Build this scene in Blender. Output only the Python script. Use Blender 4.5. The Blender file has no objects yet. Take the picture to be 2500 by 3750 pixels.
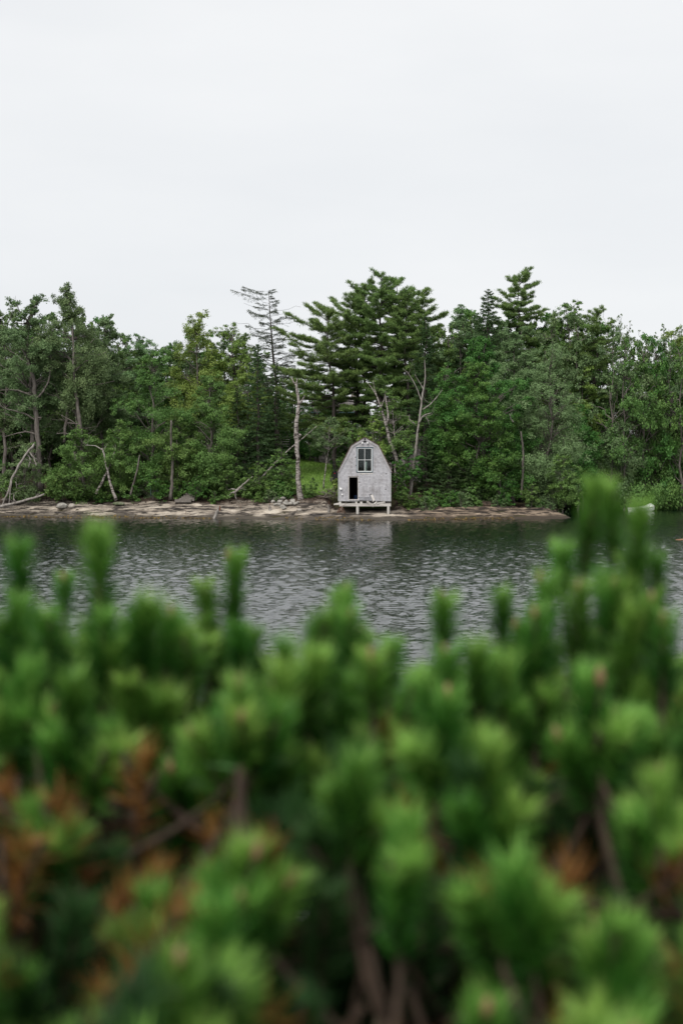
import bpy, math, random
import numpy as np
from mathutils import Vector, Matrix

S = bpy.context.scene
C = S.collection
R = math.radians
FPX = 5208.0            # focal length in photograph pixels (50 mm on a 36 mm tall frame)
HZ = 1700.0             # row of the horizon
CAMH = 4.0

# ------------------------------------------------------------------ camera
cd = bpy.data.cameras.new('camera')
cam = bpy.data.objects.new('camera', cd)
C.objects.link(cam)
cam.location = (0, 0, CAMH)
cam.rotation_euler = (R(90), 0, 0)
cd.sensor_fit = 'VERTICAL'
cd.sensor_height = 36.0
cd.sensor_width = 24.0
cd.lens = 50.0
cd.shift_y = -(1875 - HZ) / 3750.0
cd.clip_start = 0.05
cd.clip_end = 6000
cd.dof.use_dof = True
cd.dof.focus_distance = 104.0
cd.dof.aperture_fstop = 2.9
S.camera = cam

# ------------------------------------------------------------------ sky, sun, exposure
W = bpy.data.worlds.new('World')
S.world = W
W.use_nodes = True
nt = W.node_tree
nt.nodes.clear()
out = nt.nodes.new('ShaderNodeOutputWorld')
bg = nt.nodes.new('ShaderNodeBackground')
bg.inputs['Strength'].default_value = 0.0505
sky = nt.nodes.new('ShaderNodeTexSky')
sky.sky_type = 'NISHITA'
sky.sun_disc = False
sky.sun_elevation = R(46)
sky.sun_rotation = R(200)
tc = nt.nodes.new('ShaderNodeTexCoord')
mp = nt.nodes.new('ShaderNodeMapping')
mp.inputs['Scale'].default_value = (1.0, 1.0, 3.6)
mp.inputs['Location'].default_value = (0.7, 0.2, 0.4)
nz = nt.nodes.new('ShaderNodeTexNoise')
nz.inputs['Scale'].default_value = 2.2
nz.inputs['Detail'].default_value = 5
nz.inputs['Roughness'].default_value = 0.5
rp = nt.nodes.new('ShaderNodeValToRGB')
rp.color_ramp.elements[0].position = 0.32
rp.color_ramp.elements[0].color = (6.86, 7.04, 7.26, 1)
rp.color_ramp.elements[1].position = 0.70
rp.color_ramp.elements[1].color = (7.70, 7.79, 7.88, 1)
mx = nt.nodes.new('ShaderNodeMix')
mx.data_type = 'RGBA'
mx.inputs['Factor'].default_value = 0.955
nt.links.new(tc.outputs['Generated'], mp.inputs['Vector'])
nt.links.new(mp.outputs['Vector'], nz.inputs['Vector'])
nt.links.new(nz.outputs['Fac'], rp.inputs['Fac'])
nt.links.new(sky.outputs['Color'], mx.inputs['A'])
nt.links.new(rp.outputs['Color'], mx.inputs['B'])
nt.links.new(mx.outputs['Result'], bg.inputs['Color'])
nt.links.new(bg.outputs['Background'], out.inputs['Surface'])

sd = bpy.data.lights.new('sun', 'SUN')
sd.energy = 1.5
sd.angle = R(40)
sd.color = (1.0, 0.97, 0.93)
sun = bpy.data.objects.new('sun', sd)
C.objects.link(sun)
sun.rotation_euler = (R(44), 0, R(-24))
S.view_settings.view_transform = 'Standard'
S.view_settings.look = 'None'
S.view_settings.exposure = 1.25
S.view_settings.gamma = 1.0
S.view_settings.use_curve_mapping = False
try:
    S.cycles.max_bounces = 6
    S.cycles.diffuse_bounces = 3
    S.cycles.glossy_bounces = 3
    S.cycles.transmission_bounces = 4
    S.cycles.transparent_max_bounces = 6
    S.cycles.use_denoising = True
    S.cycles.denoiser = 'OPENIMAGEDENOISE'
    S.cycles.denoising_input_passes = 'RGB_ALBEDO_NORMAL'
    S.cycles.denoising_prefilter = 'ACCURATE'
    S.cycles.sample_clamp_indirect = 4
except Exception:
    pass


# ------------------------------------------------------------------ helpers
def P(px, py, Y):
    """the point at depth Y that the photograph shows at (px, py)"""
    return np.array([(px - 1250.0) / FPX * Y, Y, CAMH - (py - HZ) / FPX * Y])


def tag(o, label=None, cat=None, group=None, kind=None):
    if label: o['label'] = label
    if cat: o['category'] = cat
    if group: o['group'] = group
    if kind: o['kind'] = kind
    return o


def empty(name, loc, rz=0.0, label=None, cat=None, group=None):
    o = bpy.data.objects.new(name, None)
    C.objects.link(o)
    o.location = [float(v) for v in loc]
    o.rotation_euler = (0, 0, rz)
    o.empty_display_size = 0.2
    return tag(o, label, cat, group)


class MB:
    """collects quads and triangles and builds one mesh"""
    def __init__(s):
        s.v, s.q, s.t, s.qa, s.ta, s.n = [], [], [], [], [], 0
        s.va = []

    def add(s, V, Q=None, T=None, tint=0.5):
        V = np.asarray(V, float).reshape(-1, 3)
        s.v.append(V)
        a = np.empty(len(V)); a[:] = tint
        s.va.append(a)
        if Q is not None and len(Q): s.q.append(np.asarray(Q, int).reshape(-1, 4) + s.n)
        if T is not None and len(T): s.t.append(np.asarray(T, int).reshape(-1, 3) + s.n)
        s.n += len(V)

    def box(s, lo, hi, M=None, tint=0.5):
        x0, y0, z0 = lo; x1, y1, z1 = hi
        V = np.array([[x0, y0, z0], [x1, y0, z0], [x1, y1, z0], [x0, y1, z0],
                      [x0, y0, z1], [x1, y0, z1], [x1, y1, z1], [x0, y1, z1]], float)
        if M is not None:
            V = V @ np.array(M)[:3, :3].T + np.array(M)[:3, 3]
        s.add(V, [[0, 3, 2, 1], [4, 5, 6, 7], [0, 1, 5, 4], [1, 2, 6, 5], [2, 3, 7, 6], [3, 0, 4, 7]], tint=tint)

    def tube(s, pts, rad, k=7, tint=0.5, cap=True, rough=0.0, rng=None):
        pts = np.asarray(pts, float)
        n = len(pts)
        rad = np.broadcast_to(np.asarray(rad, float), (n,))
        tg = np.gradient(pts, axis=0)
        tg /= np.linalg.norm(tg, axis=1)[:, None] + 1e-9
        ref = np.array([0.31, 0.95, 0.05]) if abs(tg[0][2]) > 0.8 else np.array([0.1, 0.2, 1.0])
        u = np.cross(tg, ref); u /= np.linalg.norm(u, axis=1)[:, None] + 1e-9
        w = np.cross(tg, u)
        an = np.arange(k) * 2 * math.pi / k
        rr = rad[:, None] * np.ones((n, k))
        if rough and rng is not None:
            rr = rr * (1 + rough * rng.normal(size=(n, k)))
        V = pts[:, None, :] + rr[:, :, None] * (np.cos(an)[None, :, None] * u[:, None, :] + np.sin(an)[None, :, None] * w[:, None, :])
        V = V.reshape(-1, 3)
        i = np.arange(n - 1)[:, None] * k
        j = np.arange(k)[None, :]
        j2 = (j + 1) % k
        Q = np.stack([i + j, i + j2, i + k + j2, i + k + j], -1).reshape(-1, 4)
        T = []
        if cap:
            V = np.vstack([V, pts[:1], pts[-1:]])
            for a in range(k):
                T.append([n * k, (a + 1) % k, a])
                T.append([n * k + 1, (n - 1) * k + a, (n - 1) * k + (a + 1) % k])
        s.add(V, Q, T, tint)

    def leaves(s, Cn, N, ln, wd, tint, rng):
        """rhombic leaves: centres, normals, half length, half width"""
        n = len(Cn)
        N = N / (np.linalg.norm(N, axis=1)[:, None] + 1e-9)
        r = rng.normal(size=(n, 3))
        v = r - (r * N).sum(1)[:, None] * N
        v /= np.linalg.norm(v, axis=1)[:, None] + 1e-9
        u = np.cross(N, v)
        ln = np.broadcast_to(ln, (n,))[:, None]; wd = np.broadcast_to(wd, (n,))[:, None]
        V = np.stack([Cn + v * ln * 1.1, Cn + u * wd * 1.1 - v * ln * .8, Cn - u * wd * 1.1 - v * ln * .8], 1).reshape(-1, 3)
        s.add(V, T=np.arange(n * 3).reshape(-1, 3), tint=np.repeat(np.broadcast_to(tint, (n,)), 3))

    def blades(s, B, D, ln, wd, tint, rng):
        """needle blades: base, direction, length, half width (one thin triangle-ended quad each)"""
        n = len(B)
        D = D / (np.linalg.norm(D, axis=1)[:, None] + 1e-9)
        r = rng.normal(size=(n, 3))
        u = np.cross(D, r); u /= np.linalg.norm(u, axis=1)[:, None] + 1e-9
        ln = np.broadcast_to(ln, (n,))[:, None]; wd = np.broadcast_to(wd, (n,))[:, None]
        V = np.stack([B + u * wd, B + D * ln, B - u * wd], 1).reshape(-1, 3)
        s.add(V, T=np.arange(n * 3).reshape(-1, 3), tint=np.repeat(np.broadcast_to(tint, (n,)), 3))

    def mesh(s, name, mat, smooth=False):
        me = bpy.data.meshes.new(name)
        if s.n == 0:
            return me
        V = np.vstack(s.v)
        me.vertices.add(len(V)); me.vertices.foreach_set('co', V.astype(np.float32).ravel())
        q = np.vstack(s.q) if s.q else np.zeros((0, 4), int)
        t = np.vstack(s.t) if s.t else np.zeros((0, 3), int)
        loops = np.concatenate([q.ravel(), t.ravel()]).astype(np.int32)
        st = np.concatenate([np.arange(len(q)) * 4, len(q) * 4 + np.arange(len(t)) * 3]).astype(np.int32)
        tot = np.concatenate([np.full(len(q), 4), np.full(len(t), 3)]).astype(np.int32)
        me.loops.add(len(loops)); me.loops.foreach_set('vertex_index', loops)
        me.polygons.add(len(st)); me.polygons.foreach_set('loop_start', st); me.polygons.foreach_set('loop_total', tot)
        me.polygons.foreach_set('use_smooth', np.full(len(st), bool(smooth)))
        at = me.attributes.new('tint', 'FLOAT', 'POINT')
        at.data.foreach_set('value', np.concatenate(s.va).astype(np.float32))
        me.update(calc_edges=True)
        me.materials.append(mat)
        return me

    def build(s, name, mat, parent=None, smooth=False, kind=None, label=None, cat=None, group=None):
        o = bpy.data.objects.new(name, s.mesh(name, mat, smooth))
        C.objects.link(o)
        if parent is not None: o.parent = parent
        return tag(o, label, cat, group, kind)


def copy_tree(o, parent=None):
    c = o.copy(); C.objects.link(c)
    if parent is not None: c.parent = parent
    for ch in list(o.children): copy_tree(ch, c)
    return c


# value noise for the terrain
_pr = np.random.default_rng(5).random((256, 256))
def vnoise(x, y):
    xi = np.floor(x).astype(int); yi = np.floor(y).astype(int)
    fx = x - xi; fy = y - yi
    fx = fx * fx * (3 - 2 * fx); fy = fy * fy * (3 - 2 * fy)
    a = _pr[xi % 256, yi % 256]; b = _pr[(xi + 1) % 256, yi % 256]
    c = _pr[xi % 256, (yi + 1) % 256]; d = _pr[(xi + 1) % 256, (yi + 1) % 256]
    return (a * (1 - fx) + b * fx) * (1 - fy) + (c * (1 - fx) + d * fx) * fy - 0.5
def fbm(x, y, o=4):
    s = 0; a = 1.0
    for i in range(o):
        s = s + a * vnoise(x * 2 ** i + 17.3 * i, y * 2 ** i + 9.1 * i); a *= 0.5
    return s


# ------------------------------------------------------------------ materials
def nodes(name):
    m = bpy.data.materials.new(name); m.use_nodes = True
    t = m.node_tree
    return m, t, t.nodes['Principled BSDF'], t.nodes['Material Output']

def ramp(t, fac, stops):
    r = t.nodes.new('ShaderNodeValToRGB')
    e = r.color_ramp.elements
    while len(e) < len(stops): e.new(0.5)
    for i, (p, c) in enumerate(stops):
        e[i].position = p; e[i].color = (*c, 1)
    t.links.new(fac, r.inputs['Fac'])
    return r.outputs['Color']

def noise(t, scale, detail=4, rough=0.55, stretch=(1, 1, 1), coord='Object'):
    tcn = t.nodes.new('ShaderNodeTexCoord'); m = t.nodes.new('ShaderNodeMapping')
    m.inputs['Scale'].default_value = stretch
    n = t.nodes.new('ShaderNodeTexNoise')
    n.inputs['Scale'].default_value = scale; n.inputs['Detail'].default_value = detail; n.inputs['Roughness'].default_value = rough
    t.links.new(tcn.outputs[coord], m.inputs['Vector']); t.links.new(m.outputs['Vector'], n.inputs['Vector'])
    return n.outputs['Fac']

def mixc(t, a, b, fac, mode='MIX'):
    m = t.nodes.new('ShaderNodeMix'); m.data_type = 'RGBA'; m.blend_type = mode
    for k, v in (('A', a), ('B', b), ('Factor', fac)):
        if hasattr(v, 'is_linked') or hasattr(v, 'links'): t.links.new(v, m.inputs[k])
        elif k == 'Factor': m.inputs[k].default_value = v
        else: m.inputs[k].default_value = (*v, 1)
    return m.outputs['Result']

def attr(t, name='tint'):
    a = t.nodes.new('ShaderNodeAttribute'); a.attribute_name = name
    return a.outputs['Fac']

def bump(t, b, h, strength=0.5, dist=0.02):
    n = t.nodes.new('ShaderNodeBump'); n.inputs['Strength'].default_value = strength; n.inputs['Distance'].default_value = dist
    t.links.new(h, n.inputs['Height']); t.links.new(n.outputs['Normal'], b.inputs['Normal'])

def leaf_mat(name, dark, mid, light, trans=0.28, rough=0.55, spec=0.25):
    m, t, b, o = nodes(name)
    c = ramp(t, attr(t), [(0.0, dark), (0.5, mid), (1.0, light)])
    oi = t.nodes.new('ShaderNodeObjectInfo')
    hs = t.nodes.new('ShaderNodeHueSaturation')
    mr = t.nodes.new('ShaderNodeMapRange')
    mr.inputs['To Min'].default_value = 0.485; mr.inputs['To Max'].default_value = 0.512
    t.links.new(oi.outputs['Random'], mr.inputs['Value']); t.links.new(mr.outputs['Result'], hs.inputs['Hue'])
    t.links.new(c, hs.inputs['Color'])
    t.links.new(hs.outputs['Color'], b.inputs['Base Color'])
    b.inputs['Roughness'].default_value = rough
    b.inputs['Specular IOR Level'].default_value = spec
    tr = t.nodes.new('ShaderNodeBsdfTranslucent')
    t.links.new(hs.outputs['Color'], tr.inputs['Color'])
    mxs = t.nodes.new('ShaderNodeMixShader'); mxs.inputs['Fac'].default_value = trans
    t.links.new(b.outputs['BSDF'], mxs.inputs[1]); t.links.new(tr.outputs['BSDF'], mxs.inputs[2])
    t.links.new(mxs.outputs['Shader'], o.inputs['Surface'])
    return m

def rough_mat(name, stops, scale=6, rough=0.85, stretch=(1, 1, 1), bumpd=0.02, bs=0.6, tintmix=None, detail=5):
    m, t, b, o = nodes(name)
    f = noise(t, scale, detail, 0.6, stretch)
    c = ramp(t, f, stops)
    if tintmix:
        k = ramp(t, attr(t), [(0, (tintmix[0],) * 3), (1, (tintmix[1],) * 3)])
        c = mixc(t, c, k, 1.0, 'MULTIPLY')
    t.links.new(c, b.inputs['Base Color'])
    b.inputs['Roughness'].default_value = rough
    b.inputs['Specular IOR Level'].default_value = 0.3
    if bumpd: bump(t, b, f, bs, bumpd)
    return m

def plain(name, col, rough=0.6, metal=0.0, spec=0.4, var=0.15, scale=5):
    m, t, b, o = nodes(name)
    f = noise(t, scale, 4)
    c = ramp(t, f, [(0.3, tuple(v * (1 - var) for v in col)), (0.7, tuple(min(1, v * (1 + var)) for v in col))])
    t.links.new(c, b.inputs['Base Color'])
    b.inputs['Roughness'].default_value = rough; b.inputs['Metallic'].default_value = metal
    b.inputs['Specular IOR Level'].default_value = spec
    return m

M = {}
M['leaf_green'] = leaf_mat('leaf_green', (0.063, 0.127, 0.031), (0.118, 0.218, 0.054), (0.2, 0.319, 0.085))
M['leaf_maple'] = leaf_mat('leaf_maple', (0.04, 0.109, 0.024), (0.078, 0.189, 0.038), (0.15, 0.283, 0.064))
M['leaf_poplar'] = leaf_mat('leaf_poplar', (0.08, 0.136, 0.054), (0.138, 0.217, 0.087), (0.225, 0.313, 0.136))
M['leaf_pale'] = leaf_mat('leaf_pale', (.100, .175, .070), (.165, .268, .110), (.240, .350, .165))
M['leaf_yellow'] = leaf_mat('leaf_yellow', (0.106, 0.183, 0.038), (0.188, 0.283, 0.061), (0.281, 0.378, 0.1))
M['pine_needle'] = leaf_mat('pine_needle', (0.058, 0.109, 0.031), (0.115, 0.201, 0.052), (0.2, 0.301, 0.08), trans=.15)
M['spruce_needle'] = leaf_mat('spruce_needle', (0.025, 0.054, 0.019), (0.053, 0.097, 0.031), (0.105, 0.159, 0.05), trans=.10)
M['larch_needle'] = leaf_mat('larch_needle', (0.03, 0.044, 0.026), (0.05, 0.07, 0.04), (0.08, 0.102, 0.058), trans=.12)
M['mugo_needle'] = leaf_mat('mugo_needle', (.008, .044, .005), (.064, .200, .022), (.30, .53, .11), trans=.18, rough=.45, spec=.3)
M['shaded_needle'] = leaf_mat('shaded_needle', (.010, .034, .008), (.020, .062, .014), (.035, .090, .022), trans=.12)  # mugo needles in darker green, the shade inside the bush painted into their colour
M['dead_needle'] = leaf_mat('dead_needle', (0.08, 0.03, 0.008), (0.19, 0.082, 0.018), (0.27, 0.16, 0.045), trans=.2)
M['grass'] = leaf_mat('grass', (.16,.27,.05), (.24,.38,.08), (.32,.45,.13), trans=.3)
M['bark'] = rough_mat('bark', [(.3, (.055, .046, .040)), (.55, (.115, .100, .088)), (.75, (.19, .175, .16))], 9, stretch=(1, 1, .22), bumpd=.012)
M['pine_bark'] = rough_mat('pine_bark', [(.3, (.030, .025, .022)), (.6, (.065, .054, .047)), (.8, (.11, .095, .085))], 8, stretch=(1, 1, .3), bumpd=.012)
M['birch_bark'] = rough_mat('birch_bark', [(.40, (.045, .036, .032)), (.49, (.21, .185, .168)), (.62, (.32, .295, .275)), (.72, (.15, .115, .092))], 3.2, stretch=(1, 1, 3.2), bumpd=.010)
M['dead_wood'] = rough_mat('dead_wood', [(.3, (.085, .072, .06)), (.5, (.20, .18, .162)), (.8, (.31, .29, .265))], 6, stretch=(1, 1, .3), bumpd=.010)
M['twig'] = rough_mat('twig', [(.3, (.09, .075, .065)), (.7, (.20, .175, .155))], 8, bumpd=0)
M['mugo_stem'] = rough_mat('mugo_stem', [(.3, (.018, .011, .007)), (.7, (.052, .034, .022))], 60, bumpd=.002)
M['bud'] = plain('bud', (.20, .11, .06), .6, scale=80)
M['weathered'] = rough_mat('weathered', [(.25, (.22, .20, .18)), (.5, (.40, .375, .35)), (.8, (.50, .48, .45))], 5, stretch=(.25, 1, 3.0), bumpd=.002)
M['weathered_post'] = rough_mat('weathered_post', [(.25, (.25, .23, .21)), (.5, (.44, .42, .39)), (.8, (.54, .52, .49))], 8, stretch=(3, 3, .3), bumpd=.002)
M['rake'] = rough_mat('rake', [(.25, (.22, .21, .212)), (.55, (.32, .308, .315)), (.8, (.39, .375, .38))], 6, stretch=(1, 1, 1), bumpd=.002)
M['corner'] = rough_mat('corner', [(.3, (.17, .19, .185)), (.6, (.33, .335, .325)), (.8, (.42, .41, .40))], 7, stretch=(3, 3, .4), bumpd=.002)
M['tar_paper'] = rough_mat('tar_paper', [(.3, (.17, .17, .18)), (.7, (.27, .27, .285))], 5, bumpd=.02)
M['torn_board'] = rough_mat('torn_board', [(.3, (.38, .35, .32)), (.7, (.56, .53, .50))], 9, bumpd=.01)
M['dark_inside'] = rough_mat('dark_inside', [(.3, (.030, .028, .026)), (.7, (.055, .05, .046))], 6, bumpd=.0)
M['frame_blue'] = plain('frame_blue', (.075, .115, .135), .6)
M['white_paint'] = plain('white_paint', (.72, .72, .71), .5, var=.06)
M['white_gel'] = plain('white_gel', (.78, .79, .78), .35, var=.04, scale=2)
M['blue_plastic'] = plain('blue_plastic', (.010, .035, .09), .5)
M['sheathing'] = rough_mat('sheathing', [(.3, (.12, .115, .11)), (.7, (.20, .19, .185))], 6, bumpd=0)
M['roof_brown'] = rough_mat('roof_brown', [(.3, (.07, .045, .035)), (.7, (.15, .105, .085))], 12, bumpd=.01, tintmix=(.6, 1.3))
M['black_metal'] = plain('black_metal', (.012, .013, .014), .45)
M['rubber'] = plain('rubber', (.015, .015, .015), .8)
M['red_lens'] = plain('red_lens', (.35, .02, .02), .3)
M['rust'] = rough_mat('rust', [(.3, (.06, .025, .015)), (.7, (.17, .07, .035))], 20, bumpd=.002)
M['concrete'] = rough_mat('concrete', [(.3, (.09, .08, .068)), (.7, (.19, .17, .15))], 8, bumpd=.01)
M['teal_metal'] = plain('teal_metal', (.03, .07, .07), .5)
M['stone'] = rough_mat('stone', [(.3, (.15, .138, .12)), (.55, (.28, .265, .238)), (.8, (.38, .362, .33))], 4, bumpd=.010)
M['stone_tan'] = rough_mat('stone_tan', [(.3, (.16, .14, .12)), (.55, (.30, .27, .235)), (.8, (.40, .37, .33))], 3, bumpd=.010)
M['moss_stone'] = rough_mat('moss_stone', [(.35, (.05, .07, .03)), (.55, (.12, .13, .08)), (.8, (.22, .20, .17))], 4, bumpd=.010)
M['weed'] = leaf_mat('weed', (.05, .035, .012), (.12, .075, .022), (.24, .15, .04), trans=.1, rough=.4)
M['soil_litter'] = leaf_mat('soil_litter', (.02, .014, .01), (.05, .034, .024), (.10, .068, .05), trans=.1)
M['house_wall'] = rough_mat('house_wall', [(.3, (.15, .135, .13)), (.7, (.25, .23, .225))], 6, bumpd=.01, tintmix=(.75, 1.2))
M['house_roof'] = rough_mat('house_roof', [(.3, (.12, .105, .105)), (.7, (.20, .18, .18))], 6, bumpd=.01, tintmix=(.75, 1.2))
M['log_orange'] = rough_mat('log_orange', [(.3, (.22, .11, .06)), (.7, (.42, .25, .15))], 6, stretch=(.4, 2, 2), bumpd=.01)

# shingles: weathered grey cedar, every shingle its own tone, vertical grain
m, t, b, o = nodes('shingle')
grain = noise(t, 7, 5, .65, (9, 1, 1.2))
stain = noise(t, 1.1, 5, .6, (2.2, 1, .7))
k1 = ramp(t, grain, [(.2, (.22, .216, .22)), (.45, (.355, .35, .36)), (.75, (.445, .44, .45))])
k2 = ramp(t, stain, [(.3, (.66, .64, .62)), (.52, (.98, .98, .99)), (.7, (1.10, 1.10, 1.11))])
k3 = ramp(t, attr(t), [(0, (.80, .79, .79)), (.5, (.98, .98, .99)), (1, (1.12, 1.11, 1.11))])
cc = mixc(t, mixc(t, k1, k2, 1.0, 'MULTIPLY'), k3, 1.0, 'MULTIPLY')
t.links.new(cc, b.inputs['Base Color']); b.inputs['Roughness'].default_value = .85; b.inputs['Specular IOR Level'].default_value = .25
bump(t, b, grain, .4, .0008)
M['shingle'] = m

# window glass
m, t, b, o = nodes('glass')
gl = t.nodes.new('ShaderNodeBsdfGlossy'); gl.inputs['Roughness'].default_value = .03; gl.inputs['Color'].default_value = (.9, .95, .95, 1)
tp = t.nodes.new('ShaderNodeBsdfTransparent'); tp.inputs['Color'].default_value = (.80, .88, .87, 1)
ms = t.nodes.new('ShaderNodeMixShader')
lw = t.nodes.new('ShaderNodeLayerWeight'); lw.inputs['Blend'].default_value = .15
ad = t.nodes.new('ShaderNodeMath'); ad.operation = 'ADD'; ad.inputs[1].default_value = .025
t.links.new(lw.outputs['Fresnel'], ad.inputs[0]); t.links.new(ad.outputs[0], ms.inputs['Fac'])
t.links.new(tp.outputs[0], ms.inputs[1]); t.links.new(gl.outputs[0], ms.inputs[2]); t.links.new(ms.outputs[0], o.inputs['Surface'])
M['glass'] = m

# rock: pale tan granite with dark lichen patches, wet and dark near the water
m, t, b, o = nodes('rock')
n1 = noise(t, .9, 7, .66, (.5, 1, 2.2))
n2 = noise(t, 1.5, 7, .68, (.35, 1, 3.4))
n3 = noise(t, 9, 5, .6)
c1 = ramp(t, n1, [(.33, (.06, .052, .048)), (.45, (.20, .172, .143)), (.56, (.385, .340, .285)), (.68, (.53, .485, .42))])
c2 = ramp(t, n2, [(.44, (.10, .09, .085)), (.51, (.85, .83, .81)), (.7, (1.1, 1.08, 1.04))])
c3 = ramp(t, n3, [(.3, (.75, .74, .73)), (.7, (1.1, 1.1, 1.1))])
c = mixc(t, mixc(t, c1, c2, 1.0, 'MULTIPLY'), c3, 1.0, 'MULTIPLY')
geo = t.nodes.new('ShaderNodeNewGeometry'); sx = t.nodes.new('ShaderNodeSeparateXYZ')
t.links.new(geo.outputs['Position'], sx.inputs[0])
n4 = noise(t, .8, 4)
mz = t.nodes.new('ShaderNodeMath'); mz.operation = 'MULTIPLY_ADD'; mz.inputs[1].default_value = -.35
t.links.new(n4, mz.inputs[0]); t.links.new(sx.outputs['Z'], mz.inputs[2])
wet = t.nodes.new('ShaderNodeMapRange'); wet.inputs['From Min'].default_value = -.06; wet.inputs['From Max'].default_value = .15
t.links.new(mz.outputs[0], wet.inputs['Value'])
c = mixc(t, (.062, .052, .040), c, wet.outputs['Result'])
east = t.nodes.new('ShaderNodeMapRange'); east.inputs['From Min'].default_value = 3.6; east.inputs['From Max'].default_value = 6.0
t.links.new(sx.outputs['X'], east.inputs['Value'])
c = mixc(t, c, mixc(t, c, (.70, .62, .55), 1.0, 'MULTIPLY'), east.outputs['Result'])   # darker, browner rock on the eastern ledge, its shade multiplied into the colour too
# leaf litter and soil creep over the upper edge
lit = ramp(t, noise(t, 3.5, 5), [(.35, (.030, .022, .016)), (.7, (.085, .058, .042))])
c = mixc(t, c, lit, attr(t))
t.links.new(c, b.inputs['Base Color']); b.inputs['Roughness'].default_value = .8; b.inputs['Specular IOR Level'].default_value = .3
bump(t, b, n2, .8, .07)
M['rock'] = m

# ground: lawn and forest floor by the lawn mask
m, t, b, o = nodes('ground')
g1 = ramp(t, noise(t, 1.3, 6), [(.3, (.075, .145, .028)), (.55, (.115, .210, .042)), (.75, (.160, .250, .062))])
f1 = ramp(t, noise(t, 2.2, 6), [(.3, (.028, .024, .014)), (.6, (.055, .048, .026)), (.8, (.075, .075, .032))])
c = mixc(t, f1, g1, attr(t))
t.links.new(c, b.inputs['Base Color']); b.inputs['Roughness'].default_value = .95; b.inputs['Specular IOR Level'].default_value = .1
bump(t, b, noise(t, 5, 5), .6, .03)
M['ground'] = m

# water
m, t, b, o = nodes('water')
b.inputs['Base Color'].default_value = (.002, .007, .005, 1)
b.inputs['Roughness'].default_value = .075
b.inputs['IOR'].default_value = 2.1
b.inputs['Specular IOR Level'].default_value = .5
w2 = noise(t, 1.0, 2, .5, (4.6, 7.2, 1))
bump(t, b, w2, 1.0, .024)
M['water'] = m

# ------------------------------------------------------------------ the land
_sp = [(-700, 1892), (-300, 1892), (0, 1893), (300, 1897), (700, 1900), (1000, 1902), (1250, 1905), (1450, 1906), (1700, 1903), (1950, 1901), (2050, 1900)]
_sh = []
for px, py in _sp:
    Y = CAMH * FPX / (py - HZ); _sh.append(((px - 1250) / FPX * Y, Y))
_sh = [(-400, 110.0), (-60, 109.0)] + _sh + [(16.7, 104.8), (17.2, 106.5), (17.0, 109.5), (17.4, 114.0), (18.4, 122.0), (20.0, 127.5), (24.0, 130.0), (33.0, 131.0), (60, 128.0), (400, 120.0)]
SH = np.array(_sh)

def shore_d(x, y):
    """signed distance inland from the waterline"""
    x = np.asarray(x, float); y = np.asarray(y, float)
    best = np.full(x.shape, 1e9)
    for (ax, ay), (bx, by) in zip(SH[:-1], SH[1:]):
        dx, dy = bx - ax, by - ay
        tt = np.clip(((x - ax) * dx + (y - ay) * dy) / (dx * dx + dy * dy), 0, 1)
        best = np.minimum(best, np.hypot(x - ax - tt * dx, y - ay - tt * dy))
    xs = np.maximum.accumulate(SH[:, 0] + np.arange(len(SH)) * 1e-6)
    sy = np.interp(x, xs, SH[:, 1])
    return np.where(y > sy, best, -best)

def ground_z(x, y):
    d = shore_d(x, y)
    z = np.interp(d, [-40, -4, -1, 0, .8, 2.5, 4.5, 6, 9, 14, 30, 60, 200, 3000],
                  [-4, -1.2, -.4, 0, .22, .72, 1.12, 1.45, 2.05, 2.85, 5.1, 6.6, 9, 12])
    rz = np.clip((d + .2) / 1.0, 0, 1) * np.clip((7 - d) / 3, 0, 1)
    n = fbm(x * .22 + 3, y * .5, 5)
    # bedding ledges that run along the shore
    st = fbm(x * .10 + 40, (y * .9 + z * 2.2), 4)
    stp = z * 3.2 + 1.6 * st + .8 * n
    fr = stp - np.floor(stp)
    z = z + rz * (.42 * n + .26 * np.abs(st) - .10) + rz * .26 * (np.clip((fr - .15) * 4, 0, 1) - fr) + rz * .16 * (np.abs(fbm(x * .9, y * 2.2, 4)) - .12)
    z = z - .30 * np.clip((x - 3.8) / 1.0, 0, 1) * np.clip((d - 2.0) / 1.5, 0, 1) * np.clip((8.5 - d) / 2, 0, 1)
    z = z + .12 * fbm(x * .35, y * .35, 3) * np.clip((d - 5) / 5, 0, 1)
    # hollow under the boat shed
    sh = np.clip(1 - np.maximum(np.abs(x - 1.65) - 2.1, 0) / .8, 0, 1) * np.clip((109.2 - y) / 1.2, 0, 1) * np.clip((d - .9) / .6, 0, 1)
    z = np.where(sh > 0, z * (1 - sh) + np.minimum(z, .62 + .12 * n) * sh, z)
    return z

def gz(x, y):
    return float(ground_z(np.array([x]), np.array([y]))[0])

def grid(xs, ys, zf, name, mat, tintf=None, kind='structure', mask=None):
    X, Y = np.meshgrid(xs, ys)
    Z = zf(X, Y)
    V = np.stack([X, Y, Z], -1).reshape(-1, 3)
    nx = len(xs); ny = len(ys)
    i = np.arange(ny - 1)[:, None] * nx + np.arange(nx - 1)[None, :]
    Q = np.stack([i, i + 1, i + nx + 1, i + nx], -1).reshape(-1, 4)
    if mask is not None:
        mk = mask(X, Y).ravel()
        Q = Q[mk[Q].any(1)]
    b = MB(); b.add(V, Q, tint=tintf(X, Y).ravel() if tintf is not None else .5)
    return b.build(name, mat, smooth=True, kind=kind)

def lawn_mask(X, Y):
    d = shore_d(X, Y)
    pxs = X / Y * FPX + 1250
    e = 6.5 + 1.5 * fbm(X * .5, Y * .5, 3)
    mk = np.clip((d - e) / 1.5, 0, 1) * np.clip((pxs - 300) / 150, 0, 1) * np.clip((1420 - pxs) / 120, 0, 1)
    return mk * np.clip((46 - d) / 4, 0, 1)

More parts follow.
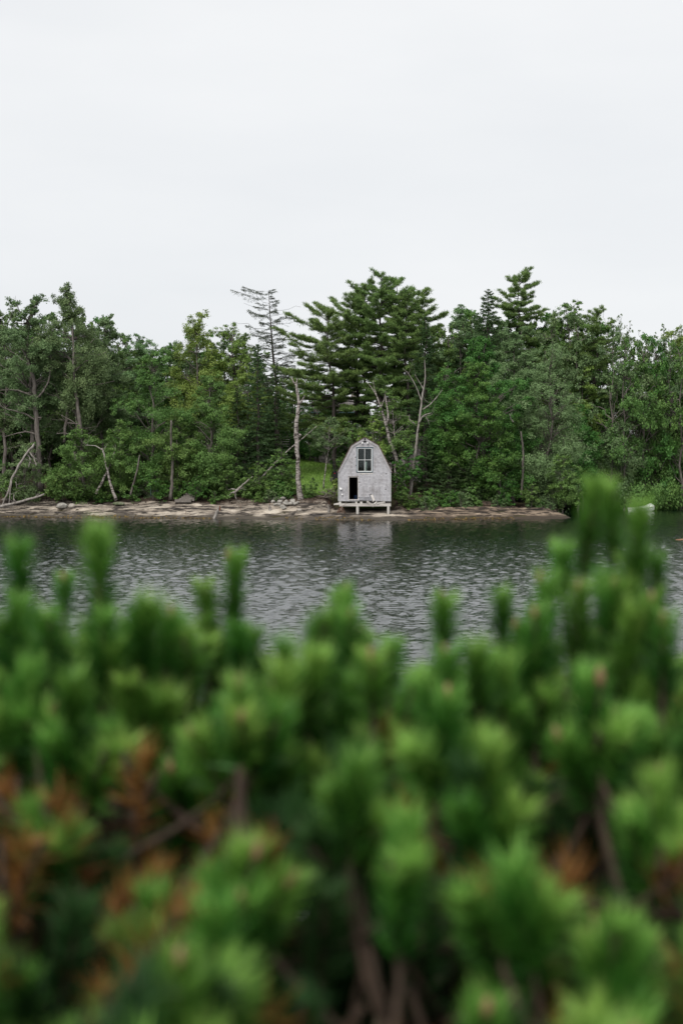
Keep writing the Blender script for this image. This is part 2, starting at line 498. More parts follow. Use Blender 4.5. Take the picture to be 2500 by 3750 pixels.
xs = np.concatenate([[-3000, -800, -300, -120], np.arange(-60, 60.1, .8), [120, 300, 800, 3000]])
ys = np.concatenate([np.arange(98, 150, .7), [155, 165, 180, 210, 260, 400, 900, 3500]])
def zg(X, Y):
    z = ground_z(X, Y)
    d = shore_d(X, Y)
    return z - .12 * np.clip((6.2 - d) / .6, 0, 1)
grid(xs, ys, zg, 'ground', M['ground'], lawn_mask)

xs = np.concatenate([np.arange(-34, 20.4, .13)])
ys = np.arange(99.6, 113.5, .13)
def lit(X, Y):
    d = shore_d(X, Y)
    return np.clip((d - 3.9 + 1.6 * fbm(X * .5, Y * .9, 4)) / 1.0, 0, 1)
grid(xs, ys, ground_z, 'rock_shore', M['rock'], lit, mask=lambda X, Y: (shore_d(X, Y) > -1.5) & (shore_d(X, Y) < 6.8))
xs = np.arange(17.5, 40, .3); ys = np.arange(120, 140, .3)
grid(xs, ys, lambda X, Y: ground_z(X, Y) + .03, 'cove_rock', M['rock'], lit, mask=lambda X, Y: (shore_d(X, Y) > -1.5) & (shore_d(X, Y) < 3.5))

# near bank below the camera
xs = np.concatenate([[-400, -60, -15], np.arange(-6, 6.1, .4), [15, 60, 400]])
ys = np.concatenate([[-400, -60, -10], np.arange(-3, 18, .4)])
def znear(X, Y):
    return np.interp(Y, [-400, 3.2, 6, 10, 14, 18], [2.7, 2.4, 1.5, .5, -.3, -1]) + .12 * fbm(X * .6, Y * .6, 3)
grid(xs, ys, znear, 'near_bank', M['ground'], lambda X, Y: X * 0)

# open water as one flat sheet, and over it the rippled water of the inlet as real waves
wr = np.random.default_rng(4)
ys = [20.0]
while ys[-1] < 133: ys.append(ys[-1] + .070 + .0011 * ys[-1])
ys = np.array(ys); xs = np.arange(-38, 38.01, .15)
def waves(X, Y):
    z = np.zeros_like(X)
    for i in range(44):
        lam = .27 * (2.4 ** wr.random()); th = wr.normal() * .75 + .25
        kx, ky = math.sin(th) * 2 * math.pi / lam, math.cos(th) * 2 * math.pi / lam
        g = .6 + .8 * np.clip(.5 + 1.4 * vnoise(X * .13 + i * 3.1, Y * .06 + i), 0, 1)
        z += g * WSL * math.sqrt(2 / 44) * lam / (2 * math.pi) * np.sin(kx * X + ky * Y + wr.random() * 6.28)
    lee_ = np.interp(Y, [50, 98, 108], [1.0, LEE, LEE])     # calmer water in the lee of the wooded shore
    return z * lee_ * (1 + .5 * fbm(X * .05, Y * .03, 2))
WSL, LEE = .160, .62
grid(xs, ys, waves, 'water', M['water'], mask=lambda X, Y: (np.abs(X) < .25 * Y + 4) & (shore_d(X, Y) < .8))
b = MB()
b.add([[-3000, 8, -.07], [3000, 8, -.07], [3000, 140, -.07], [-3000, 140, -.07]], [[0, 1, 2, 3]])
b.build('open_water', M['water'], kind='structure')

# short grass on the lawn
rng = np.random.default_rng(11)
n = 48000
X = rng.uniform(-17, 3.6, n); Y = 108 + 26 * rng.random(n) ** 1.2
k = rng.random(n) < lawn_mask(X, Y)
X, Y = X[k], Y[k]
B = np.stack([X, Y, ground_z(X, Y) - .02], 1)
D = rng.normal(size=(len(B), 3)) * .45 + [0, 0, 1]
b = MB(); cl = fbm(X * .4, Y * .4, 3) * .6
b.blades(B, D, rng.uniform(.08, .24, len(B)), .030, np.clip(.5 + cl + rng.normal(size=len(B)) * .15, 0, 1), rng)
b.build('grass', M['grass'], kind='stuff', label='short green grass on the sloping lawn behind the shed')
# leaf litter and pine straw along the foot of the trees
n = 26000
X = rng.uniform(-33, 18, n); d = rng.uniform(3.6, 8.5, n)
Y = np.interp(X, SH[:, 0], SH[:, 1]) + d
k = (rng.random(n) < .9) & ~((X > -.3) & (X < 3.7) & (Y < 108.6))
X, Y = X[k], Y[k]
B = np.stack([X, Y, ground_z(X, Y) + .015], 1)
b = MB(); b.leaves(B, rng.normal(size=B.shape) * .5 + [0, 0, 1], rng.uniform(.03, .09, len(B)), rng.uniform(.015, .04, len(B)), rng.random(len(B)), rng)
b.build('leaf_litter', M['soil_litter'], kind='stuff', label='brown leaf litter along the top of the rock shore')
# yellow rockweed at the waterline
n = 1500
X = rng.uniform(-33, 17, n); Y = np.interp(X, SH[:, 0], SH[:, 1]) + rng.normal(size=n) * .16 + .12
k = fbm(X * .35, X * 0, 3) + .5 * (X > 0) * (X < 9) > .02
X, Y = X[k], Y[k]
B = np.stack([X, Y, np.maximum(ground_z(X, Y), 0) + .03], 1)
b = MB(); b.leaves(B, rng.normal(size=B.shape) * .4 + [0, -.3, 1], rng.uniform(.04, .12, len(B)), rng.uniform(.02, .05, len(B)), rng.random(len(B)), rng)
b.build('rockweed', M['weed'], kind='stuff', label='yellow brown rockweed fringe along the waterline')


# ------------------------------------------------------------------ trees
def curve(p0, p1, n=6, sag=0.0, wob=0.0, rng=None):
    tt = np.linspace(0, 1, n)[:, None]
    p = p0 * (1 - tt) + p1 * tt
    p[:, 2] += sag * np.sin(tt[:, 0] * math.pi)
    if wob and rng is not None:
        p[1:-1] += rng.normal(size=(n - 2, 3)) * wob
    return p

def grow(b, rng, p, d, L, r, depth, kids=3, spread=.7, up=.15, k=5, tint=.5):
    """a bare branch with side twigs"""
    n = 5
    pts = [p]; dd = d / np.linalg.norm(d)
    for i in range(n - 1):
        dd = dd + rng.normal(size=3) * .16 + np.array([0, 0, up * .3]); dd /= np.linalg.norm(dd)
        pts.append(pts[-1] + dd * L / (n - 1))
    pts = np.array(pts)
    b.tube(pts, np.linspace(r, r * .45, n), k=max(3, k), cap=False, tint=tint)
    if depth > 0:
        for i in range(kids):
            q = rng.uniform(.3, .95); j = int(q * (n - 1)); pp = pts[j] + (pts[min(j + 1, n - 1)] - pts[j]) * (q * (n - 1) - j)
            nd = dd + rng.normal(size=3) * spread; nd[2] += up
            grow(b, rng, pp, nd, L * rng.uniform(.4, .65), r * .5, depth - 1, kids, spread, up, k - 1, tint)

def broadleaf(rng, H, Rx, base, nl=26, lr=1.2, ls=.060, dens=1.0, tr=.14, shape='round', lean=(0, 0), spray=1.0, flat=.62, open_=0.0, twigs=18):
    """returns trunk MB and crown MB; H height, Rx crown radius, base height of the crown"""
    tb, cb = MB(), MB()
    top = np.array([lean[0], lean[1], H * .86])
    kk = 9
    tp = curve(np.zeros(3), top, kk, 0, H * .010, rng)
    tp[:, 0] = tp[:, 0] + 0
    tb.tube(tp + np.array([0, 0, 0]), np.interp(np.linspace(0, 1, kk), [0, .06, 1], [tr * 1.35, tr, tr * .22]), k=8, rough=.06, rng=rng)
    Hc = H - base
    # lobes of foliage
    prof = {'round': lambda t: np.sqrt(np.clip(1 - (2 * t - .86) ** 2 * .80, 0.02, 1)),
            'tall': lambda t: np.clip(np.sin(np.clip(t * .93 + .07, 0, 1) * math.pi) ** .6, .1, 1),
            'spire': lambda t: np.clip(1.05 - t, .06, 1) ** .8,
            'vase': lambda t: np.clip(.35 + .75 * t, 0, 1) * np.sqrt(np.clip(1.03 - t ** 4, .02, 1))}[shape]
    for i in range(nl):
        t = (i + rng.random()) / nl
        t = t ** .9
        az = rng.random() * 2 * math.pi
        r = Rx * prof(t) * (rng.uniform(.35, 1.0) ** .6)
        l = lr * rng.uniform(.55, 1.2) * (1 - .62 * t)
        r = max(0, r - l * .5) if t < .72 else rng.uniform(.15, .8) * min(Rx, lr)
        c = np.array([math.cos(az) * r, math.sin(az) * r, base + Hc * t - l * .35])
        ax = np.interp(c[2], tp[:, 2], tp[:, 0]); ay = np.interp(c[2], tp[:, 2], tp[:, 1])
        c[0] += ax; c[1] += ay
        # limb to the lobe
        j = np.clip(int(kk * np.clip((c[2] - r * .7) / (H * .86), .12, .95)), 0, kk - 1)
        lp = curve(tp[j], c, 6, .12 * r, .10, rng)
        tb.tube(lp, np.linspace(tr * .34, tr * .08, 6), k=5, cap=False)
        for q in range(2):
            d = rng.normal(size=3); d[2] = abs(d[2]) + .3
            tb.tube(curve(lp[4], c + d / np.linalg.norm(d) * l * .9, 4, 0, .05, rng), [tr * .1, tr * .07, tr * .05, tr * .03], k=3, cap=False)
        nleaf = int(1050 * dens * l * l * (.060 / ls) ** 1.8)
        ns = max(5, int(13 * l))
        dirs = rng.normal(size=(ns, 3)); dirs[:, 2] = dirs[:, 2] * .9 + .45
        dirs /= np.linalg.norm(dirs, axis=1)[:, None]
        rq = rng.uniform(.5, 1.08, (ns, 1)); rq[rng.random((ns, 1)) < .16] *= 1.4
        sc = c + dirs * l * rq * [1, 1, flat]
        st = rng.normal(size=ns) * .14
        w = rng.integers(0, ns, nleaf)
        off = rng.normal(size=(nleaf, 3)) * .17 * l * np.array([1, 1, .75 * spray])
        Cn = sc[w] + off
        N = dirs[w] * .6 + [0, 0, .5] + rng.normal(size=(nleaf, 3)) * .55
        tint = np.clip(.42 + st[w] + rng.normal(size=nleaf) * .16, 0, 1)
        s = ls * rng.uniform(.7, 1.3, nleaf)
        cb.leaves(Cn, N, s, s * .62, tint, rng)
    for i in range(twigs):
        t = rng.uniform(.0, .8); az = rng.random() * 2 * math.pi
        z0 = base * .55 + (H * .8 - base * .55) * t
        p0 = np.array([np.interp(z0, tp[:, 2], tp[:, 0]), np.interp(z0, tp[:, 2], tp[:, 1]), z0])
        grow(tb, rng, p0, np.array([math.cos(az), math.sin(az), rng.uniform(.1, .9)]), Rx * rng.uniform(.4, .8), tr * .16, 1, 3, .5, .1, 4)
    return tb, cb

def white_pine(rng, H, Rx, base, nw=16, tr=.2, lean=(0, 0), dens=1.0, top_round=.35, bias=0.0):
    tb, cb = MB(), MB()
    kk = 10
    tp = curve(np.zeros(3), np.array([lean[0], lean[1], H]), kk, 0, H * .008, rng)
    tb.tube(tp, np.interp(np.linspace(0, 1, kk), [0, .05, 1], [tr * 1.3, tr, tr * .12]), k=8, rough=.06, rng=rng)
    for w in range(nw):
        t = (w + rng.uniform(.2, .8)) / nw
        z = base + (H - base) * t
        L = Rx * np.interp(t, [0, .25, .6, .85, 1], [.85, 1.0, .86, .58, .16])
        nb = rng.integers(5, 8) if t < .93 else 6
        a0 = rng.random() * 7
        for q in range(nb):
            az = a0 + q * 2 * math.pi / nb + rng.normal() * .35
            l = L * rng.uniform(.45, 1.2)
            zj = z + rng.normal() * .28
            if bias: l *= 1 + bias * -math.cos(az)
            zj = min(zj, H - .15)
            p0 = np.array([np.interp(zj, tp[:, 2], tp[:, 0]), np.interp(zj, tp[:, 2], tp[:, 1]), zj])
            rise = np.interp(t, [0, .4, .8, 1], [-.12, .10, .34, .75]) * l + rng.normal() * .14 * l
            p1 = p0 + np.array([math.cos(az) * l, math.sin(az) * l, rise])
            bp = curve(p0, p1, 7, -.06 * l, .05 * l * .5, rng)
            tb.tube(bp, np.linspace(tr * .26 * (1.1 - .6 * t), .015, 7), k=5, cap=False)
            # side twigs in a flat plate with upturned tufts
            nt_ = max(6, int(15 * l * dens))
            u = rng.uniform(.22, 1.0, nt_)
            pos = np.stack([np.interp(u, np.linspace(0, 1, 7), bp[:, i]) for i in range(3)], 1)
            side = np.array([-math.sin(az), math.cos(az), 0]); fw = np.array([math.cos(az), math.sin(az), .1])
            sl = rng.uniform(-1, 1, nt_) * .34 * l * (1.15 - u) + rng.normal(size=nt_) * .05
            tips = pos + side * sl[:, None] + fw * np.abs(sl)[:, None] * .7
            tips[:, 2] += rng.uniform(0, .18, nt_)
            for m_ in range(nt_):
                if m_ % 2 == 0: tb.tube(np.array([pos[m_], (pos[m_] + tips[m_]) / 2 + [0, 0, .03], tips[m_]]), [.02, .014, .008], k=3, cap=False)
            nb_ = 34
            f = rng.random((nt_, nb_))
            Bq = (pos[:, None, :] + (tips - pos)[:, None, :] * (.25 + .75 * f[:, :, None])).reshape(-1, 3)
            Bq += rng.normal(size=Bq.shape) * [.10, .10, .055]
            dd = (tips - pos); dd = dd / (np.linalg.norm(dd, axis=1)[:, None] + 1e-6)
            D = np.repeat(dd, nb_, 0) * .5 + rng.normal(size=(nt_ * nb_, 3)) * .55 + [0, 0, .55]
            tn = np.clip(.35 + .25 * np.repeat(rng.normal(size=nt_) * .5, nb_) + rng.normal(size=nt_ * nb_) * .18 + D[:, 2] * .15, 0, 1)
            cb.blades(Bq, D, rng.uniform(.10, .20, len(Bq)), .020, tn, rng)
    return tb, cb

def spruce(rng, H, Rx, base, nbr=90, tr=.14, dens=1.0, droop=.28, lean=(0, 0), sparse=0.0, bw=.026, blunt=.85):
    tb, cb = MB(), MB()
    kk = 9
    tp = curve(np.zeros(3), np.array([lean[0], lean[1], H]), kk, 0, H * .006, rng)
    tb.tube(tp, np.interp(np.linspace(0, 1, kk), [0, 1], [tr * 1.2, .02]), k=7, rough=.05, rng=rng)
    for i in range(nbr):
        t = ((i + rng.random()) / nbr) ** 1.05
        z = base + (H - base) * t
        l = max(.12, Rx * (1.02 - t) ** blunt * (rng.uniform(.6, 1.15) if blunt > .5 else rng.uniform(.3, 1.15)))
        az = i * 2.4 + rng.normal() * .4
        if blunt < .5: l *= 1 + (.7 if t > .84 else .25) * max(0, -math.cos(az)) - (.55 if t > .84 else 0) * max(0, math.cos(az))
        p0 = np.array([np.interp(z, tp[:, 2], tp[:, 0]), np.interp(z, tp[:, 2], tp[:, 1]), z])
        tt = np.linspace(0, 1, 6)
        dr = droop * (1 - t * 1.3)
        bp = p0 + np.stack([np.cos(az) * l * tt, np.sin(az) * l * tt, l * (-dr * 1.5 * tt + dr * .9 * tt ** 2.5 + .25 * t * tt)], 1)
        bp[1:] += rng.normal(size=(5, 3)) * .03 * l
        tb.tube(bp, np.linspace(tr * .22 * (1.1 - t), .008, 6), k=4, cap=False)
        if rng.random() < sparse: continue
        nf = int(110 * l * dens) + 24
        u = rng.uniform(.12, 1, nf)
        pos = np.stack([np.interp(u, tt, bp[:, j]) for j in range(3)], 1)
        side = np.array([-math.sin(az), math.cos(az), 0])
        sl = rng.uniform(-1, 1, nf) * .36 * l * (1.1 - u)
        fw = np.array([math.cos(az), math.sin(az), 0])
        pos = pos + side * sl[:, None] + fw * np.abs(sl)[:, None] * .6
        pos[:, 2] -= np.abs(sl) * .25
        D = fw * .6 + np.sign(sl)[:, None] * side * .7 + rng.normal(size=(nf, 3)) * .45 + [0, 0, -.05]
        tn = np.clip(.3 + .5 * u * rng.random(nf) + rng.normal(size=nf) * .12, 0, 1)
        cb.blades(pos, D, rng.uniform(.12, .26, nf), bw, tn, rng)
    return tb, cb

def plant(name, parts, loc, label, cat='tree', group=None, bark='bark', leaf='leaf_green', rz=0.0, crown='crown', trunk='trunk'):
    e = empty(name, loc, rz, label, cat, group)
    parts[0].build(trunk, M[bark], e, smooth=True)
    parts[1].build(crown, M[leaf], e, kind='stuff')
    return e

def at(px, Y):
    x = (px - 1250) / FPX * Y
    return np.array([x, Y, gz(x, Y) - .08])

def bl(seed, px, Y, top, wpx, cbase, label, leaf='leaf_green', bark='bark', name='broadleaf_tree', cat='tree', group=None, **kw):
    """broadleaf tree whose crown reads from row `top` down to row `cbase`, wpx wide"""
    rng = np.random.default_rng(seed)
    loc = at(px, Y)
    H = CAMH - (top - HZ) / FPX * Y - loc[2]
    base = max(.25, CAMH - (cbase - HZ) / FPX * Y - loc[2])
    Rx = wpx / 2 / FPX * Y
    area = Rx * (H - base)
    kw.setdefault('lr', float(np.clip(.33 * math.sqrt(area), .45, 1.45)))
    kw.setdefault('nl', int(np.clip(3.8 * area / (kw['lr'] ** 2) * .9, 12, 95)))
    return plant(name, broadleaf(rng, H, Rx, base, **kw), loc, label, cat, group, bark, leaf)

def wp(seed, px, Y, top, wpx, cbase, label, group=None, **kw):
    rng = np.random.default_rng(seed); loc = at(px, Y)
    H = CAMH - (top - HZ) / FPX * Y - loc[2]; base = CAMH - (cbase - HZ) / FPX * Y - loc[2]
    return plant('pine_tree', white_pine(rng, H, wpx / 2 / FPX * Y, base, **kw), loc, label, 'tree', group, 'pine_bark', 'pine_needle')

def sp(seed, px, Y, top, wpx, cbase, label, group=None, leaf='spruce_needle', name='spruce_tree', bark='pine_bark', **kw):
    rng = np.random.default_rng(seed); loc = at(px, Y)
    H = CAMH - (top - HZ) / FPX * Y - loc[2]; base = CAMH - (cbase - HZ) / FPX * Y - loc[2]
    return plant(name, spruce(rng, H, wpx / 2 / FPX * Y, max(.1, base), **kw), loc, label, 'tree', group, bark, leaf)

# --- left of the picture
bl(1, 135, 113, 1085, 330, 1520, 'tall poplar at the left edge with bare grey lower limbs', 'leaf_poplar', lean=(-.7, .2), shape='tall', tr=.24, flat=.75, twigs=10, dens=1.5)
bl(2, 300, 112, 1058, 280, 1480, 'tall poplar with fanned bare limbs, second from the left edge', 'leaf_poplar', lean=(-.8, .3), shape='tall', tr=.2, flat=.8, spray=1.3, dens=1.5)
bl(3, 385, 116, 1150, 190, 1560, 'poplar with ragged top right of the two tall poplars', 'leaf_poplar', shape='tall', tr=.16, dens=1.5)
bl(4, 20, 117, 1130, 250, 1560, 'leafy poplar cut by the left frame edge', 'leaf_poplar', shape='tall', tr=.18, dens=1.5)
bl(5, 300, 110.5, 1570, 330, 1800, 'bushy alder with leaves to the ground below the tall poplars', 'leaf_green', shape='round', tr=.07)
bl(6, 90, 110.8, 1620, 260, 1805, 'low leafy thicket behind the leaning dead branch', 'leaf_poplar', shape='round', tr=.06)
bl(7, 560, 112.5, 1290, 330, 1770, 'round mid green alder left of the stone steps', 'leaf_green', tr=.13)
bl(8, 770, 111.8, 1370, 300, 1790, 'spreading alder right of the stone steps with leaves near the ground', 'leaf_green', tr=.13)
bl(9, 440, 111, 1540, 230, 1770, 'small alder above the crossed birch trunks', 'leaf_green', tr=.07)
bl(10, 650, 110.5, 1520, 230, 1750, 'slender leafy tree over the stone steps', 'leaf_green', tr=.10)
bl(11, 720, 121, 1140, 200, 1500, 'narrow yellow green maple with pointed top behind the alders', 'leaf_yellow', shape='tall', tr=.14, flat=.85, spray=1.3)
bl(12, 850, 122, 1175, 240, 1520, 'light yellow green maple with open fanned branches', 'leaf_yellow', shape='vase', tr=.15, dens=.8)
bl(13, 520, 127, 1225, 260, 1560, 'hazy grey green tree behind the round alder', 'leaf_pale', dens=1.5, nl=34, tr=.14)
bl(14, 640, 125, 1255, 200, 1560, 'small maple between the hazy tree and the pointed maple', 'leaf_green', dens=1.5, nl=34, tr=.12)
bl(15, 905, 118, 1330, 190, 1560, 'bright maple beside the dark spruce', 'leaf_yellow', tr=.12)

# --- spruces and pines around the shed
sp(20, 945, 114.5, 1262, 240, 1800, 'dark spruce left of the white birch snag', nbr=110, droop=.35)
sp(21, 1010, 116.5, 1330, 190, 1760, 'second dark spruce standing behind the white birch snag', nbr=90, droop=.35)
sp(22, 870, 116, 1420, 170, 1790, 'short dark spruce tucked under the bright maple', nbr=80, droop=.3)
sp(23, 1030, 124, 1062, 330, 1440, 'sparse half dead larch leaning over the tree line', leaf='larch_needle', name='larch_tree', nbr=95, droop=-.10, lean=(-1.1, 0), sparse=.2, dens=.75, tr=.2, bw=.018, blunt=.35)
wp(24, 1395, 120, 1008, 330, 1560, 'tallest white pine behind the boat shed', nw=17, tr=.24)
wp(124, 1335, 121, 1040, 230, 1400, 'white pine just left of the tallest pine', nw=12, tr=.18)
wp(125, 1450, 121.5, 1030, 220, 1420, 'white pine just right of the tallest pine', nw=12, tr=.18)
wp(126, 1490, 119, 1085, 220, 1480, 'lower white pine above the right roof slope', nw=13, tr=.18)
wp(25, 1300, 121.5, 1085, 340, 1590, 'white pine with wide flat boughs directly behind the shed roof', nw=15, tr=.22, bias=.2)
wp(26, 1235, 119, 1140, 360, 1600, 'leaning white pine with low boughs over the lawn', nw=14, tr=.2, lean=(-.9, 0), bias=.35)
wp(27, 1545, 123, 1070, 240, 1450, 'white pine right of the tallest pine', nw=13, tr=.2)
sp(28, 1555, 117, 1160, 200, 1560, 'dark spruce in front of the right hand pines', nbr=110, droop=.3)
sp(29, 1785, 123, 1062, 320, 1400, 'dark spruce with drooping boughs above the big maple', nbr=100, droop=.38)
wp(30, 1905, 127, 1005, 240, 1320, 'white pine standing highest on the right', nw=13, tr=.2)
wp(31, 2185, 126, 1140, 250, 1520, 'thin white pine right of the grey green tree', nw=12, tr=.17, dens=.8)
bl(32, 1690, 128, 1118, 260, 1400, 'pale silvery tree between the pines and the dark spruce', 'leaf_pale', tr=.14, flat=.5, dens=1.5, nl=34)
bl(33, 1770, 112.5, 1232, 400, 1760, 'big dense dark green maple right of the shed', 'leaf_maple', tr=.2, nl=90, lr=1.35, dens=1.25)
bl(133, 1750, 110.9, 1325, 330, 1780, 'second dense maple standing in front of the big maple', 'leaf_maple', tr=.12, nl=85, lr=1.15, dens=1.25, twigs=4)
bl(34, 1640, 111.5, 1330, 190, 1640, 'maple branches reaching left over the bleached dead tree', 'leaf_maple', tr=.12)
bl(35, 2010, 112.5, 1262, 290, 1810, 'grey green willow with fine bare twigs at the rock point', 'leaf_pale', shape='tall', tr=.12, flat=.85, spray=1.3, twigs=60, dens=.85)
bl(36, 1880, 120, 1190, 230, 1500, 'pale leafy tree above the grey green willow', 'leaf_pale', dens=1.5, nl=34, tr=.13)
bl(37, 2080, 128, 1098, 230, 1420, 'bright green maple on the right skyline', 'leaf_green', dens=1.5, nl=34, tr=.15)
bl(38, 2000, 131, 1160, 200, 1460, 'maple behind the highest right hand pine', 'leaf_green', dens=1.5, nl=34, tr=.14)
# the cove at right
for i, (px, top, w) in enumerate([(2225, 1135, 60), (2268, 1150, 56), (2300, 1172, 60), (2345, 1205, 60), (2432, 1178, 66), (2392, 1215, 60), (2490, 1190, 70)]):
    bl(40 + i, px, 140, top, w * 1.5, 1420, ['slim pointed poplar, leftmost spire beyond the cove', 'slim pointed poplar, second spire beyond the cove', 'slim pointed poplar, third spire beyond the cove',
       'slim poplar spire above the dip in the right skyline', 'tallest lone poplar spire near the right edge', 'low poplar spire left of the tallest lone spire', 'poplar spire cut by the right frame edge'][i],
       'leaf_poplar', shape='spire', tr=.09, group='pointed poplars beyond the cove', flat=1.2, spray=1.6, lr=.55, nl=16)
bl(50, 2130, 124, 1330, 170, 1600, 'yellow green bush crowned tree beside the thin pine', 'leaf_yellow', tr=.1)
bl(51, 2300, 134, 1330, 220, 1640, 'twiggy grey tree with many bare branches above the cove', 'leaf_poplar', tr=.13, dens=.6, twigs=60, shape='tall')
bl(52, 2480, 135, 1200, 260, 1600, 'yellow green tree at the right edge of the cove', 'leaf_yellow', tr=.15)
bl(53, 2440, 131.5, 1440, 270, 1800, 'blue green maple overhanging the white dinghy', 'leaf_maple', tr=.12)
bl(54, 2540, 129.5, 1640, 230, 1840, 'low maple boughs reaching over the cove rocks', 'leaf_maple', tr=.1)
bl(55, 2110, 121, 1480, 210, 1760, 'dark maple in shade behind the rock point', 'leaf_maple', tr=.1)
bl(56, 2370, 139, 1250, 200, 1560, 'grey green tree between the spires and the cove', 'leaf_poplar', tr=.12)
sp(57, 2340, 137, 1480, 180, 1790, 'dark spruce in the shade behind the dinghy', nbr=80)
sp(58, 2215, 136, 1440, 180, 1760, 'dark spruce deep in the cove woods', nbr=80)

# --- understorey near the shed
bl(60, 1455, 111, 1425, 170, 1650, 'small birch with green crown right behind the shed roof', 'leaf_green', 'birch_bark', tr=.09, lean=(-.5, 0))
bl(61, 1365, 110.8, 1525, 130, 1660, 'little yellow green birch just above the shed ridge', 'leaf_yellow', 'birch_bark', tr=.05)
bl(62, 1185, 111.5, 1525, 190, 1625, 'young birch crown hanging beside the white snag', 'leaf_poplar', 'birch_bark', tr=.06, lean=(.5, 0))
bl(160, 1225, 122, 1500, 190, 1665, 'dark leafy tree between the lawn and the house wall', 'leaf_maple', tr=.08)
bl(161, 1290, 117, 1545, 150, 1700, 'small leafy tree behind the left roof slope of the shed', 'leaf_green', tr=.06)
bl(63, 1030, 109.5, 1640, 130, 1800, 'leafy bush at the foot of the white snag, its left side', 'leaf_green', name='shrub', cat='shrub', tr=.04)
bl(64, 950, 109.2, 1690, 130, 1815, 'dark leafy bush above the uprooted driftwood', 'leaf_green', name='shrub', cat='shrub', tr=.04)
bl(65, 1140, 108.6, 1750, 70, 1815, 'small green bush right of the white snag base', 'leaf_green', name='shrub', cat='shrub', tr=.02, ls=.045)
bl(66, 1225, 108.0, 1745, 55, 1815, 'yellow green bush against the left side of the shed', 'leaf_yellow', name='shrub', cat='shrub', tr=.02, ls=.045)
bl(67, 1500, 109.5, 1640, 110, 1740, 'bright maple sapling right of the shed', 'leaf_maple', name='sapling', tr=.04, flat=.4)
bl(68, 1465, 108.6, 1690, 70, 1815, 'leafy bush against the right side of the shed', 'leaf_maple', name='shrub', cat='shrub', tr=.03, ls=.05)
sp(70, 1560, 110.5, 1600, 150, 1815, 'young spruce right of the bleached dead tree', nbr=60, tr=.06)
sp(71, 1650, 110, 1640, 150, 1815, 'young spruce under the big maple, left of its middle', nbr=60, tr=.06)
sp(72, 1440, 114.5, 1560, 150, 1800, 'shaded spruce behind the right roof slope of the shed', nbr=70, tr=.07)
sp(73, 1730, 110, 1690, 130, 1820, 'low spruce under the middle of the big maple', nbr=50, tr=.05)
bl(74, 1830, 109.8, 1640, 200, 1820, 'low shaded maple growth at the rock edge', 'leaf_maple', tr=.05)
bl(75, 1945, 108.3, 1770, 90, 1830, 'small round bush on the rock point', 'leaf_green', name='shrub', cat='shrub', tr=.02, ls=.045)
bl(76, 2060, 109.5, 1660, 150, 1830, 'leafy growth hanging over the tip of the rock point', 'leaf_green', tr=.05)
bl(77, 720, 109.3, 1740, 120, 1815, 'dark green bush just right of the stone steps', 'leaf_maple', name='shrub', cat='shrub', tr=.03)
bl(78, 560, 109.4, 1720, 150, 1815, 'shaded bush left of the stone steps', 'leaf_maple', name='shrub', cat='shrub', tr=.03)
bl(79, 230, 110, 1720, 170, 1815, 'dark bush above the pale rounded rock', 'leaf_green', name='shrub', cat='shrub', tr=.03)
bl(80, 30, 110.5, 1730, 170, 1815, 'bush at the left frame edge above the fallen log', 'leaf_green', name='shrub', cat='shrub', tr=.03)
bl(81, 830, 109.8, 1660, 150, 1810, 'bush left of the uprooted driftwood', 'leaf_green', name='shrub', cat='shrub', tr=.03)

# --- woods behind: copies of a few source trees
rng = np.random.default_rng(77)
src = []
for i, (H, Rx, base, lf, shp) in enumerate([(11, 3.2, 1.5, 'leaf_green', 'round'), (12, 2.8, 2, 'leaf_poplar', 'tall'), (10, 3.0, 1, 'leaf_maple', 'round')]):
    tb, cb = broadleaf(np.random.default_rng(200 + i), H, Rx, base, nl=26, lr=1.35, ls=.085, dens=1.0, tr=.13, shape=shp)
    src.append((tb.mesh('trunk', M['bark']), cb.mesh('crown', M[lf]), H, 'woodland_tree'))
tb, cb = spruce(np.random.default_rng(210), 11, 2.2, .6, nbr=90, bw=.03)
src.append((tb.mesh('trunk', M['pine_bark']), cb.mesh('crown', M['spruce_needle']), 11, 'woodland_spruce'))
def where(px):
    for lim_, tx in ((-20, 'the left edge thicket'), (210, 'the bare grey poplar trunk'), (350, 'the poplars with fanned limbs'), (480, 'the crossed birch trunks'), (620, 'the round alder'), (780, 'the stone steps'), (900, 'the bright maple'), (1010, 'the dark left spruces'),
                     (1170, 'the white birch snag'), (1300, 'the leaning white pine'), (1400, 'the tallest white pine'), (1520, 'the dead birch and shed'), (1640, 'the bleached dead tree'), (1780, 'the big dark maple'), (1900, 'the maple and the drooping spruce'), (2040, 'the grey green willow'),
                     (2160, 'the rock point'), (2300, 'the thin white pine'), (2420, 'the poplar spires of the cove'), (2520, 'the white dinghy')):
        if px < lim_: return tx
    return 'the right edge of the cove'
first = {}
